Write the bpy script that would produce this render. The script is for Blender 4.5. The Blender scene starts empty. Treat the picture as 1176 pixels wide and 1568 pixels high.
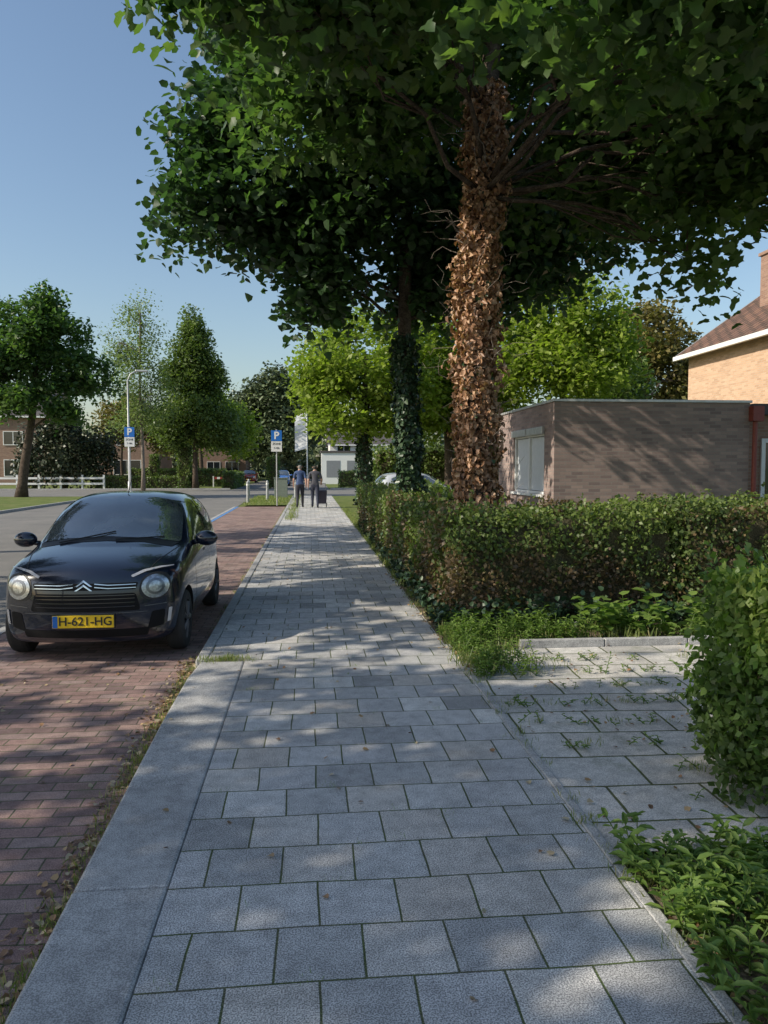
import bpy, bmesh, math, random
import numpy as np
from mathutils import Vector, Matrix, noise
from mathutils.bvhtree import BVHTree
from mathutils.geometry import delaunay_2d_cdt
rng=np.random.default_rng(11); random.seed(11)
scene=bpy.context.scene
COL=scene.collection
EL=math.radians(33); AZ=math.atan2(-.96,-.24)
sv=Vector((math.sin(AZ)*math.cos(EL),math.cos(AZ)*math.cos(EL),math.sin(EL)))
# ---------------------------------------------------------------- helpers
def link(o,parent=None):
    COL.objects.link(o)
    if parent is not None: o.parent=parent
    return o
def empty(name,loc=(0,0,0),rotz=0):
    e=bpy.data.objects.new(name,None); e.empty_display_size=.2
    e.location=loc; e.rotation_euler=(0,0,rotz); return link(e)
def np_mesh(name,verts,faces,mat,parent=None,rnd=None,smooth=False):
    me=bpy.data.meshes.new(name)
    verts=np.asarray(verts,dtype=np.float32).reshape(-1,3); faces=np.asarray(faces,dtype=np.int32)
    nF,k=faces.shape
    me.vertices.add(len(verts)); me.vertices.foreach_set('co',verts.ravel())
    me.loops.add(nF*k); me.loops.foreach_set('vertex_index',faces.ravel())
    me.polygons.add(nF); me.polygons.foreach_set('loop_start',np.arange(nF,dtype=np.int32)*k)
    if rnd is not None:
        a=me.attributes.new('rnd','FLOAT','POINT'); a.data.foreach_set('value',np.asarray(rnd,dtype=np.float32))
    me.update(calc_edges=True)
    if smooth: me.polygons.foreach_set('use_smooth',np.ones(nF,dtype=bool))
    me.materials.append(mat)
    return link(bpy.data.objects.new(name,me),parent)
class MB:
    def __init__(s): s.v=[];s.f=[];s.m=[]
    def box(s,x0,x1,y0,y1,z0,z1,m=0):
        b=len(s.v)
        s.v+=[(x0,y0,z0),(x1,y0,z0),(x1,y1,z0),(x0,y1,z0),(x0,y0,z1),(x1,y0,z1),(x1,y1,z1),(x0,y1,z1)]
        s.f+=[tuple(b+i for i in f) for f in ((3,2,1,0),(4,5,6,7),(0,1,5,4),(1,2,6,5),(2,3,7,6),(3,0,4,7))]
        s.m+=[m]*6
    def poly(s,pts,m=0):
        b=len(s.v); s.v+=[tuple(p) for p in pts]; s.f.append(tuple(range(b,b+len(pts)))); s.m.append(m)
    def tube(s,pts,rad,seg=8,m=0,cap=True):
        pts=[Vector(p) for p in pts]; b=len(s.v); n=len(pts)
        up=Vector((.13,.97,.2))
        for i,p in enumerate(pts):
            d=(pts[min(i+1,n-1)]-pts[max(i-1,0)]).normalized()
            a=d.cross(up)
            if a.length<.05: a=d.cross(Vector((1,0,0)))
            a.normalize(); c=d.cross(a)
            r=rad[i] if hasattr(rad,'__len__') else rad
            for k in range(seg):
                t=2*math.pi*k/seg
                s.v.append(tuple(p+a*(math.cos(t)*r)+c*(math.sin(t)*r)))
        for i in range(n-1):
            for k in range(seg):
                k2=(k+1)%seg
                s.f.append((b+i*seg+k,b+i*seg+k2,b+(i+1)*seg+k2,b+(i+1)*seg+k)); s.m.append(m)
        if cap:
            s.f.append(tuple(b+k for k in range(seg))[::-1]); s.m.append(m)
            s.f.append(tuple(b+(n-1)*seg+k for k in range(seg))); s.m.append(m)
    def ball(s,c,r,m=0,nu=10,nv=7):
        b=len(s.v); rx,ry,rz=r if hasattr(r,'__len__') else (r,r,r)
        for j in range(nv+1):
            ph=math.pi*j/nv
            for i in range(nu):
                th=2*math.pi*i/nu
                s.v.append((c[0]+rx*math.sin(ph)*math.cos(th),c[1]+ry*math.sin(ph)*math.sin(th),c[2]+rz*math.cos(ph)))
        for j in range(nv):
            for i in range(nu):
                i2=(i+1)%nu
                s.f.append((b+j*nu+i,b+(j+1)*nu+i,b+(j+1)*nu+i2,b+j*nu+i2)); s.m.append(m)
    def obj(s,name,mats,parent=None,smooth=False,bevel=0,loc=None):
        me=bpy.data.meshes.new(name); me.from_pydata(s.v,[],s.f)
        for m in (mats if isinstance(mats,(list,tuple)) else [mats]): me.materials.append(m)
        for p,mi in zip(me.polygons,s.m): p.material_index=mi; p.use_smooth=smooth
        me.update(); o=link(bpy.data.objects.new(name,me),parent)
        if loc: o.location=loc
        if bevel:
            md=o.modifiers.new('b','BEVEL'); md.width=bevel; md.segments=2; md.limit_method='ANGLE'
        return o
# ---------------------------------------------------------------- materials
def base(name,rough=.8,spec=.4):
    m=bpy.data.materials.new(name); m.use_nodes=True; nt=m.node_tree
    b=nt.nodes['Principled BSDF']; b.inputs['Roughness'].default_value=rough
    b.inputs['Specular IOR Level'].default_value=spec
    return m,nt,b
def nd(nt,t,**kw):
    n=nt.nodes.new(t)
    for k,v in kw.items():
        if k in n.inputs: n.inputs[k].default_value=v
        else: setattr(n,k,v)
    return n
def ramp(nt,stops,fac=None,interp='LINEAR'):
    r=nt.nodes.new('ShaderNodeValToRGB'); r.color_ramp.interpolation=interp; e=r.color_ramp.elements
    while len(e)<len(stops): e.new(.5)
    for el,(p,c) in zip(e,stops): el.position=p; el.color=(c[0],c[1],c[2],1) if hasattr(c,'__len__') else (c,c,c,1)
    if fac is not None: nt.links.new(fac,r.inputs[0])
    return r
def mixc(nt,a,b,f,mode='MIX'):
    m=nt.nodes.new('ShaderNodeMix'); m.data_type='RGBA'; m.blend_type=mode
    for s,val in ((m.inputs[0],f),(m.inputs[6],a),(m.inputs[7],b)):
        if isinstance(val,(int,float)): s.default_value=val
        elif isinstance(val,(tuple,list)): s.default_value=(*val[:3],1)
        else: nt.links.new(val,s)
    return m.outputs[2]
def plain(name,c,rough=.6,metal=0,spec=.5,coat=0,var=.12,scale=12,coatior=1.5):
    m,nt,b=base(name,rough,spec)
    tc=nd(nt,'ShaderNodeTexCoord'); n=nd(nt,'ShaderNodeTexNoise',Scale=scale,Detail=3.)
    nt.links.new(tc.outputs['Object'],n.inputs['Vector'])
    r=ramp(nt,[(.3,[x*(1-var) for x in c]),(.7,[min(1,x*(1+var)) for x in c])],n.outputs[0])
    nt.links.new(r.outputs[0],b.inputs['Base Color'])
    b.inputs['Metallic'].default_value=metal; b.inputs['Coat Weight'].default_value=coat
    b.inputs['Coat Roughness'].default_value=.03; b.inputs['Coat IOR'].default_value=coatior
    return m
def paving(name,bw,rh,cols,mort,mortsize,moss=(.05,.075,.025),mossamt=.5,speckle=.35,offset=.5,wall=False,bump=.5,rough=.9,stain=.35,rot=0,shift=(0,0,0),green=0.,spscale=180.,wob=.045):
    m,nt,b=base(name,rough,.25); L=nt.links
    tc=nd(nt,'ShaderNodeTexCoord')
    if wall:
        sp=nd(nt,'ShaderNodeSeparateXYZ'); L.new(tc.outputs['Object'],sp.inputs[0])
        ad=nd(nt,'ShaderNodeMath',operation='ADD'); L.new(sp.outputs[0],ad.inputs[0]); L.new(sp.outputs[1],ad.inputs[1])
        cb=nd(nt,'ShaderNodeCombineXYZ'); L.new(ad.outputs[0],cb.inputs[0]); L.new(sp.outputs[2],cb.inputs[1]); vec=cb.outputs[0]
    else:
        mp=nd(nt,'ShaderNodeMapping'); mp.inputs['Rotation'].default_value=(0,0,rot); mp.inputs['Location'].default_value=shift
        L.new(tc.outputs['Object'],mp.inputs[0]); vec=mp.outputs[0]
        dn=nd(nt,'ShaderNodeTexNoise',Scale=1.6,Detail=2.); L.new(tc.outputs['Object'],dn.inputs['Vector'])
        vm=nd(nt,'ShaderNodeVectorMath',operation='MULTIPLY_ADD'); L.new(dn.outputs['Color'],vm.inputs[0]); vm.inputs[1].default_value=(wob,wob,0); L.new(vec,vm.inputs[2]); vec=vm.outputs[0]
    br=nd(nt,'ShaderNodeTexBrick',offset=offset)
    for k,v in (('Scale',1.),('Brick Width',bw),('Row Height',rh),('Mortar Size',mortsize),('Mortar Smooth',.3),('Bias',0.)): br.inputs[k].default_value=v
    br.inputs['Color1'].default_value=(0,0,0,1); br.inputs['Color2'].default_value=(1,1,1,1); br.inputs['Mortar'].default_value=(.5,.5,.5,1)
    L.new(vec,br.inputs['Vector'])
    bc=ramp(nt,[(i/(len(cols)-1),c) for i,c in enumerate(cols)],br.outputs['Color'])
    n1=nd(nt,'ShaderNodeTexNoise',Scale=.9,Detail=5.,Roughness=.65); L.new(tc.outputs['Object'],n1.inputs['Vector'])
    n2=nd(nt,'ShaderNodeTexNoise',Scale=spscale,Detail=1.); L.new(tc.outputs['Object'],n2.inputs['Vector'])
    n3=nd(nt,'ShaderNodeTexNoise',Scale=3.1,Detail=5.,Roughness=.7); L.new(tc.outputs['Object'],n3.inputs['Vector'])
    mo=ramp(nt,[(.5-mossamt*.25,mort),(.62,moss)],n3.outputs[0])
    c=mixc(nt,bc.outputs[0],mo.outputs[0],br.outputs['Fac'])
    st=ramp(nt,[(.25,1-stain),(.5,1.),(.75,1+stain*.25)],n1.outputs[0])
    c=mixc(nt,c,st.outputs[0],1.,'MULTIPLY')
    spk=ramp(nt,[(.38,1-speckle),(.5,1.),(.60,1+speckle*1.1)],n2.outputs[0])
    c=mixc(nt,c,spk.outputs[0],1.,'MULTIPLY')
    if not wall:
        n4=nd(nt,'ShaderNodeTexNoise',Scale=11.,Detail=4.,Roughness=.7); L.new(tc.outputs['Object'],n4.inputs['Vector'])
        s4=ramp(nt,[(.3,.70),(.6,1.08)],n4.outputs[0]); c=mixc(nt,c,s4.outputs[0],.85,'MULTIPLY')
    if green>0:
        g=ramp(nt,[(.56,0.),(.72,green)],n3.outputs[0]); c=mixc(nt,c,moss,g.outputs[0])
    L.new(c,b.inputs['Base Color'])
    inv=nd(nt,'ShaderNodeMath',operation='SUBTRACT'); inv.inputs[0].default_value=1.; L.new(br.outputs['Fac'],inv.inputs[1])
    ad=nd(nt,'ShaderNodeMath',operation='MULTIPLY_ADD'); L.new(n2.outputs[0],ad.inputs[0]); ad.inputs[1].default_value=.12; L.new(inv.outputs[0],ad.inputs[2])
    bp=nd(nt,'ShaderNodeBump',Strength=bump,Distance=.005); L.new(ad.outputs[0],bp.inputs['Height']); L.new(bp.outputs[0],b.inputs['Normal'])
    return m
def ground_mat(name,cols,scale=2.5,bump=.6,fine=60.,rough=1.):
    m,nt,b=base(name,rough,.15); L=nt.links; tc=nd(nt,'ShaderNodeTexCoord')
    n=nd(nt,'ShaderNodeTexNoise',Scale=scale,Detail=6.,Roughness=.7); L.new(tc.outputs['Object'],n.inputs['Vector'])
    r=ramp(nt,[(.3+.4*i/(len(cols)-1),c) for i,c in enumerate(cols)],n.outputs[0])
    f=nd(nt,'ShaderNodeTexNoise',Scale=fine,Detail=2.); L.new(tc.outputs['Object'],f.inputs['Vector'])
    r2=ramp(nt,[(.3,.6),(.7,1.35)],f.outputs[0])
    L.new(mixc(nt,r.outputs[0],r2.outputs[0],1.,'MULTIPLY'),b.inputs['Base Color'])
    bp=nd(nt,'ShaderNodeBump',Strength=bump,Distance=.02); L.new(f.outputs[0],bp.inputs['Height']); L.new(bp.outputs[0],b.inputs['Normal'])
    return m
def leafmat(name,cols,trans=.35,rough=.45,tcol=1.6,spec=.4):
    m,nt,b=base(name,rough,spec); L=nt.links
    at=nd(nt,'ShaderNodeAttribute',attribute_name='rnd')
    r=ramp(nt,[(i/(len(cols)-1),c) for i,c in enumerate(cols)],at.outputs['Fac'])
    L.new(r.outputs[0],b.inputs['Base Color'])
    if trans>0:
        t=nd(nt,'ShaderNodeBsdfTranslucent')
        tc=mixc(nt,r.outputs[0],(tcol*1.05,tcol*1.25,tcol*.55),1.,'MULTIPLY'); L.new(tc,t.inputs[0])
        mx=nd(nt,'ShaderNodeMixShader'); mx.inputs[0].default_value=trans
        L.new(b.outputs[0],mx.inputs[1]); L.new(t.outputs[0],mx.inputs[2]); L.new(mx.outputs[0],nt.nodes['Material Output'].inputs[0])
    return m
M={}
SL=[(.32,.315,.305),(.39,.385,.375),(.44,.435,.42),(.46,.45,.44),(.49,.48,.465),(.53,.52,.50),(.47,.43,.385),(.62,.61,.58)]
M['slab']=paving('paving_slab',.30,.30,SL,(.13,.12,.09),.005,speckle=.45,stain=.32,shift=(.56,0,0),mossamt=.8,moss=(.085,.115,.04),wob=.03)
M['bigslab']=paving('driveway_slab',.50,.40,[(.42,.405,.375),(.49,.475,.445),(.55,.53,.495),(.50,.46,.41),(.62,.60,.56)],(.12,.105,.07),.009,speckle=.25,stain=.38,mossamt=1.2,shift=(.1,.13,0),rot=.04,green=.45,moss=(.10,.125,.045),wob=.06)
M['brickroad']=paving('clinker_brick',.21,.105,[(.20,.14,.13),(.28,.185,.165),(.32,.21,.185),(.31,.23,.21),(.39,.26,.22)],(.10,.085,.07),.005,speckle=.25,stain=.4,moss=(.10,.12,.055),green=.3)
M['kerb']=paving('kerb_concrete',50,50,[(.40,.395,.385),(.40,.395,.385)],(.1,.1,.1),.0,speckle=.3,stain=.4,bump=.15)
M['asphalt']=ground_mat('asphalt',[(.18,.175,.165),(.22,.21,.195),(.26,.245,.225)],.6,.3,90.,.85)
M['grass']=ground_mat('grass_ground',[(.09,.12,.035),(.14,.18,.05),(.22,.21,.09)],1.2)
M['soil']=ground_mat('soil',[(.09,.07,.05),(.15,.12,.085),(.22,.18,.13)],4.)
M['wallbrick']=paving('garage_brick',.22,.0625,[(.22,.165,.155),(.29,.215,.195),(.32,.24,.215),(.38,.28,.245)],(.28,.25,.23),.006,wall=True,speckle=.15,stain=.15,moss=(.27,.24,.22),bump=.4)
M['warmbrick']=paving('house_brick',.22,.0625,[(.50,.32,.21),(.58,.38,.25),(.66,.44,.30)],(.5,.42,.34),.006,wall=True,speckle=.15,stain=.1,moss=(.5,.43,.35),bump=.4)
M['redbrick']=paving('red_brick',.22,.0625,[(.26,.15,.11),(.30,.18,.13),(.36,.22,.16)],(.3,.26,.22),.006,wall=True,speckle=.1,stain=.1,moss=(.3,.26,.22))
M['roof']=paving('roof_tile',.28,.30,[(.14,.085,.065),(.18,.105,.08),(.23,.13,.09)],(.05,.04,.03),.03,speckle=.1,stain=.3,moss=(.06,.05,.04),bump=1.)
M['darkroof']=plain('dark_roof',(.09,.08,.08),.8)
M['white']=plain('white_paint',(.8,.8,.78),.5,var=.05)
M['offwhite']=plain('render_white',(.76,.75,.72),.8,var=.06,scale=3)
M['alu']=plain('aluminium',(.55,.55,.55),.4,metal=.5)
M['galv']=plain('galvanised',(.4,.41,.42),.5,metal=.4)
M['pipe']=plain('red_pipe',(.24,.055,.045),.5)
M['glass']=plain('window_glass',(.02,.025,.03),.05,spec=.9,coat=.5)
M['blind']=plain('blind',(.7,.72,.74),.6,var=.04)
M['bark']=ground_mat('bark',[(.05,.038,.03),(.10,.075,.06),(.15,.12,.095)],9.,1.,40.)
M['barklight']=ground_mat('bark_light',[(.14,.12,.10),(.24,.20,.17),(.32,.28,.24)],9.,1.,40.)
M['hedgecore']=ground_mat('hedge_core',[(.05,.045,.028),(.09,.08,.045),(.07,.085,.035)],6.)
G=lambda *c:list(c)
M['lime']=leafmat('lime_leaf',G((.035,.07,.025),(.055,.105,.034),(.08,.135,.04),(.12,.17,.045)),.38,tcol=1.9)
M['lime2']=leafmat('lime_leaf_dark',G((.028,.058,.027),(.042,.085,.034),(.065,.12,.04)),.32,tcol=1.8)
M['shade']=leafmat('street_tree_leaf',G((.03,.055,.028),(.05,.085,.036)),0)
M['bright']=leafmat('sunny_leaf',G((.15,.20,.035),(.21,.27,.045),(.27,.32,.06)),.42)
M['olive']=leafmat('olive_leaf',G((.13,.12,.04),(.20,.16,.055),(.16,.17,.05)),.2)
M['mid']=leafmat('mid_leaf',G((.07,.11,.035),(.115,.165,.045),(.17,.22,.06)),.28)
M['airy']=leafmat('pale_leaf',G((.12,.17,.06),(.17,.22,.09),(.23,.27,.12)),.35)
M['far']=leafmat('distant_leaf',G((.08,.11,.055),(.11,.145,.065),(.15,.185,.08)),0)
M['conifer']=leafmat('conifer_leaf',G((.03,.045,.02),(.045,.065,.03),(.09,.075,.04)),0)
M['deadivy']=leafmat('dead_ivy_leaf',G((.17,.09,.055),(.34,.185,.105),(.47,.27,.16),(.56,.38,.25)),.12,tcol=1.1)
M['ivy']=leafmat('ivy_leaf',G((.025,.05,.028),(.04,.08,.035),(.065,.105,.045)),0,rough=.35)
M['hedge']=leafmat('hedge_leaf',G((.10,.07,.04),(.20,.135,.075),(.08,.11,.035),(.10,.15,.04),(.15,.20,.05)),.25)
M['privet']=leafmat('privet_leaf',G((.07,.115,.03),(.11,.185,.04),(.16,.25,.05),(.20,.26,.06)),.32)
M['weed']=leafmat('weed_leaf',G((.10,.165,.035),(.15,.24,.05),(.21,.29,.08)),.3)
M['blade']=leafmat('grass_blade',G((.12,.16,.045),(.18,.23,.07),(.34,.31,.15)),.3)
M['litter']=leafmat('dry_leaf',G((.14,.08,.045),(.28,.16,.08),(.4,.28,.14),(.48,.4,.26)),0)
# ---------------------------------------------------------------- leaves
T_LIME=np.array([(0,0,0),(.18,.46,.10),(.68,.36,.05),(1.05,0,-.14),(.68,-.36,.05),(.18,-.46,.10)]); F_LIME=np.array([(0,1,2,3),(0,3,4,5)])
T_LOB=np.array([(0,0,0),(.33,0,-.01),(.62,0,-.04),(1.12,0,-.2),(-.10,.24,.04),(.22,.55,.08),(.46,.30,.08),(.80,.34,.0),(-.10,-.24,.04),(.22,-.55,.08),(.46,-.30,.08),(.80,-.34,.0)])
F_LOB=np.array([(0,4,5,1),(1,5,6,2),(2,6,7,3),(1,9,8,0),(2,10,9,1),(3,11,10,2)])
T_DIA=np.array([(0,0,0),(.45,.34,.06),(1,0,-.05),(.45,-.34,.06)]); F_DIA=np.array([(0,1,2,3)])
T_BLADE=np.array([(0,-.035,0),(0,.035,0),(.55,.025,.10),(1,0,.35)]); F_BLADE=np.array([(0,1,2,3)])
T_LONG=np.array([(0,0,0),(.3,.17,.05),(.7,.14,.02),(1,0,-.2),(.7,-.14,.02),(.3,-.17,.05)])
T_CURL=np.array([(0,0,0),(.18,.36,.28),(.68,.28,.2),(1.0,0,-.25),(.68,-.36,.1),(.18,-.40,.22)])
def norm(a): return a/np.maximum(np.linalg.norm(a,axis=1,keepdims=True),1e-6)
def leaf_arrays(pos,size,n,u,T,F):
    n=norm(n); u=norm(u-n*np.sum(u*n,axis=1,keepdims=True)); v=np.cross(n,u)
    V=pos[:,None,:]+size[:,None,None]*(T[None,:,0:1]*u[:,None,:]+T[None,:,1:2]*v[:,None,:]+T[None,:,2:3]*n[:,None,:])
    k=len(T); N=len(pos)
    FF=(F[None,:,:]+(np.arange(N)*k)[:,None,None]).reshape(-1,F.shape[1])
    return V.reshape(-1,3),FF
def leaves(name,pos,size,mat,parent=None,up=.8,spread=.7,T=T_DIA,F=F_DIA,nrm=None,droop=.0,rnd=None):
    N=len(pos); pos=np.asarray(pos,float)
    n=rng.normal(size=(N,3))*spread
    n=n+(np.array([0,0,up]) if nrm is None else np.asarray(nrm)*up)
    u=rng.normal(size=(N,3)); u[:,2]-=droop
    size=np.broadcast_to(size,(N,))*rng.uniform(.65,1.25,N)
    V,FF=leaf_arrays(pos,size,n,u,T,F)
    if rnd is None: rnd=rng.uniform(0,1,N)
    return np_mesh(name,V,FF,mat,parent,rnd=np.repeat(np.clip(rnd,0,1),len(T)))
def nz(p,s,off=0): return noise.noise(Vector((p[0]*s+off,p[1]*s-off,p[2]*s+.37*off)))
def lobe_clusters(lobes,per,gap=-.22,shell=2.3,nscale=.55,off=3.1):
    out=[];ids=[]
    for li,l in enumerate(lobes):
        vol=l[3]*l[4]*l[5]
        n=max(7,int(per*vol**.72*(l[6] if len(l)>6 else 1)))
        k=0;tries=0
        while k<n and tries<n*6:
            tries+=1
            d=rng.normal(size=3); d/=np.linalg.norm(d); r=rng.uniform()**(1/shell)
            wob=1+.28*nz(d,1.9,off+li*7)
            p=np.array(l[:3])+d*np.array(l[3:6])*r*wob
            if vol>.3 and nz(p,nscale,off)<gap: continue
            out.append(p);ids.append(li);k+=1
    return np.array(out),np.array(ids)
def crown(name,C,per_cluster,size,mat,parent,sx=.3,sz=.14,T=T_DIA,F=F_DIA,up=.9,spread=.6,droop=.5,filt=None,origin=None):
    n=len(C)*per_cluster
    cl=np.repeat(np.arange(len(C)),per_cluster)
    tilt=rng.normal(size=(len(C),2))*.3
    off=np.clip(rng.normal(size=(n,3)),-1.7,1.7)*np.array([sx,sx,sz])
    off[:,2]+=off[:,0]*tilt[cl,0]+off[:,1]*tilt[cl,1]-.2*(off[:,0]**2+off[:,1]**2)/sx
    pos=C[cl]+off
    r=rng.uniform(0,1,n)*.55+rng.uniform(0,.45,len(C))[cl]
    if filt is not None:
        k=np.array([filt(p+origin) for p in pos]); pos=pos[k]; r=r[k]
    return leaves(name,pos,size,mat,parent,up=up,spread=spread,T=T,F=F,droop=droop,rnd=r)
def open_shafts(p):
    # leaf-free shafts cut through the street-tree crowns to lay sun streaks on the ground
    gx=p[0]-p[2]*sv.x/sv.z; gy=p[1]-p[2]*sv.y/sv.z
    c,s=.970,.243; a=gx*c+gy*s; b=-gx*s+gy*c
    v=noise.noise(Vector((a*.55+3.3,b*2.1,1.7)))+.35*noise.noise(Vector((a*1.6,b*5.,7.7)))
    if gy<5.6: thr=.33 if gx>-.6 else .20
    elif gy<12.5: thr=.13
    else: thr=.17
    return v<thr
def limb_pts(a,b,sag=.0,n=5,wob=.12):
    a=np.array(a,float);b=np.array(b,float);L=np.linalg.norm(b-a); P=[]
    for i in range(n+1):
        t=i/n; p=a*(1-t)+b*t
        p[2]+=sag*math.sin(math.pi*t)*L
        if 0<i<n: p+=rng.normal(size=3)*wob*L/n
        P.append(p)
    return P
def make_tree(name,trunk,lobes,per,leafn,leafsize,leafmat_,barkm,twigs=7,gap=-.22,sx=.3,sz=.14,T=T_DIA,F=F_DIA,limbr=.07,tseg=12,nscale=.55,off=None,shell=2.3,up=.9,spread=.6,lowest=.4,filt=None):
    root=empty(name,(trunk[0][0],trunk[0][1],trunk[0][2])); base_=np.array(trunk[0][:3])
    off=rng.uniform(0,50) if off is None else off
    mb=MB()
    tp=[np.array(t[:3])-base_ for t in trunk]; mb.tube(tp,[t[3] for t in trunk],tseg)
    C,ids=lobe_clusters(lobes,per,gap,shell=shell,nscale=nscale,off=off)
    tz=[p[2] for p in tp]
    for li,l in enumerate(lobes):
        c=np.array(l[:3])-base_
        h=np.hypot(c[0],c[1]); za=min(max(c[2]-h*.3-.4,tz[-1]*lowest),tz[-1]*.97)
        i=max(j for j in range(len(tz)) if tz[j]<=za); i=min(i,len(tz)-2)
        t=(za-tz[i])/(tz[i+1]-tz[i]); st=tp[i]*(1-t)+tp[i+1]*t
        r0=min(limbr,.25*max(l[3:6])*.25+.02)
        P=limb_pts(st,c,.08,6,.18); mb.tube(P,list(np.linspace(r0,r0*.3,len(P))),6)
        cs=C[ids==li]-base_
        for k in range(min(twigs,len(cs))):
            q=cs[rng.integers(len(cs))]; s=P[rng.integers(2,len(P))]
            Q=limb_pts(s,q,.05,4,.2); mb.tube(Q,list(np.linspace(.016,.004,len(Q))),4)
    mb.obj('trunk_and_limbs',barkm,root,smooth=True)
    crown('foliage',C-base_,leafn,leafsize,leafmat_,root,sx,sz,T,F,up,spread,filt=filt,origin=base_)
    return root
# ---------------------------------------------------------------- ground
def sheet(name,x0,x1,y0,y1,z,mat):
    mb=MB(); mb.poly([(x0,y0,z),(x1,y0,z),(x1,y1,z),(x0,y1,z)]); return mb.obj(name,mat)
sheet('ground',-1500,1500,-1500,1500,-.10,M['grass'])
sheet('road',-11.5,-3.2,-40,45,-.090,M['asphalt'])
sheet('side_street',-90,60,45,60,-.090,M['asphalt'])
sheet('road_far',-6,1.5,60,200,-.090,M['asphalt'])
sheet('parking_bay',-3.2,-.95,-12,34,-.084,M['brickroad'])
mb=MB(); mb.box(-3.32,-3.2,-12,34,-.2,-.078); mb.obj('bay_edging',M['kerb'])
sheet('blue_zone_line',-3.18,-3.08,22,34,-.079,plain('blue_paint',(.10,.26,.55),.7))
mb=MB(); mb.box(-.56,1.24,-12,44.5,-.3,0); mb.box(-.88,-.562,6.62,44.5,-.3,-.001); mb.obj('pavement',M['slab'])
mb=MB()
y=-6.0
while y<6.4:
    y1=min(y+1.0,6.55)-.003
    lx=lambda q: -.965+.018*max(0,5-q)*(1 if q<5 else 0)
    a,b=lx(y)+random.uniform(-.003,.003),lx(y1)
    if y1>6.4: b=-.93
    z=.004+random.uniform(-.002,.003); bb=len(mb.v)
    mb.v+=[(a,y+.003,-.3),(-.564,y+.003,-.3),(-.564,y1,-.3),(b,y1,-.3),(a,y+.003,z),(-.564,y+.003,z),(-.564,y1,z),(b,y1,z)]
    mb.f+=[tuple(bb+i for i in f) for f in ((3,2,1,0),(4,5,6,7),(0,1,5,4),(1,2,6,5),(2,3,7,6),(3,0,4,7))]; mb.m+=[0]*6; y+=1.0
y=6.62
while y<44:
    mb.box(-.985,-.884,y+.002,y+.998,-.3,.006+random.uniform(-.003,.003)); y+=1.0
mb.obj('kerb',M['kerb'],bevel=.014)
mb=MB(); y=-6
while y<6.8:
    mb.box(1.243,1.293,y+.003,y+.997,-.2,.006+random.uniform(-.003,.003)); y+=1
mb.obj('path_edging',M['kerb'],bevel=.006)
sheet('driveway',1.296,12,3.1,6.78,-.004,M['bigslab'])
sheet('flower_bed_soil',1.296,12,-6,3.097,-.02,M['soil'])
mb=MB(); x=1.9
while x<3.8:
    mb.box(x+.004,x+.796,6.785,6.85,-.1,.07+random.uniform(-.006,.006)); x+=.8
mb.box(3.9,9,6.785,6.85,-.1,.06)
mb.obj('bed_edging',M['kerb'],bevel=.008)
sheet('garden_bed_soil',1.243,12,6.86,11,-.003,M['soil'])
sheet('lawn',1.243,60,11.002,44,-.002,M['grass'])
sheet('verge_grass',-60,-11.62,-40,44.5,-.0,M['grass'])
mb=MB(); mb.box(-11.62,-11.5,-40,44.5,-.3,.01); mb.box(-90,-6.1,60,60.12,-.3,.02); mb.box(1.6,60,60,60.12,-.3,.02); mb.obj('street_kerb',M['kerb'],bevel=.01)
sheet('grass_corner',-3.0,-.99,34,44.5,-.02,M['grass'])
# ---------------------------------------------------------------- main trees
def trk(x,y,h,r0,lean=(0,0),z0=-.05):
    P=[];n=9
    for i in range(n+1):
        t=i/n; r=r0*(1-.55*t)*(1+.35*max(0,1-t*9))
        P.append((x+lean[0]*t+.06*math.sin(t*7+x),y+lean[1]*t+.05*math.sin(t*5+y),z0+h*t,r))
    return P
t1=trk(2.13,9.95,9.5,.19,(.25,.1))
tree1=make_tree('ivy_covered_lime_tree',t1,[
 (2.1,10.4,8.6,3.0,3.0,1.9,.38),(5.0,10.4,7.0,2.2,2.0,1.2,.9),(6.6,9.6,6.2,1.7,1.6,1.2,.9),(4.5,7.5,6.1,1.7,1.5,.65,.9),
 (2.6,6.3,5.45,1.3,1.1,.36,.9),(.7,7.8,6.65,1.5,1.4,.6,.9),(-.75,7.6,6.25,.85,.8,.28),(.4,11.2,6.9,1.6,1.5,1.1,.9),
 (3.9,11.4,6.1,1.3,1.2,.9),(4.72,9.4,4.35,.26,.22,.6),(4.78,9.4,5.0,.4,.3,.5),(5.0,9.2,5.5,.7,.6,.5),(6.0,7.6,5.6,1.3,1.3,.6),(4.0,5.2,5.6,1.2,1.0,.4),(-.2,8.6,7.4,1.4,1.2,.8,.9)],
 82,30,.14,M['lime'],M['bark'],T=T_LOB,F=F_LOB,limbr=.035,gap=-.16,nscale=.7,twigs=9,lowest=.55)
t2=trk(1.86,14.3,10.,.16,(-.1,.1))
tree2=make_tree('lime_tree',t2,[
 (1.8,14.3,9.4,3.3,3.2,2.3,.5),(-1.55,13.8,6.15,1.1,1.3,.62),(-1.35,13.8,7.45,1.0,1.2,.6),(-.2,13.6,9.0,1.6,1.8,1.0,.9),
 (-.25,14.0,4.95,.95,1.1,.55),(.6,14,6.4,1.7,1.6,1.3),(1.4,14.8,5.1,1.3,1.0,.7),(3.2,14.9,6.6,1.8,1.6,1.3),(5.3,15.,6.9,1.9,1.6,1.3),(7.5,14.7,8.0,2.,1.8,1.5),(3.9,15.4,5.4,1.4,1.2,.7)],
 80,31,.15,M['lime2'],M['bark'],T=T_LIME,F=F_LIME,limbr=.04,gap=-.18,nscale=.65,twigs=9,lowest=.44)
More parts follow.
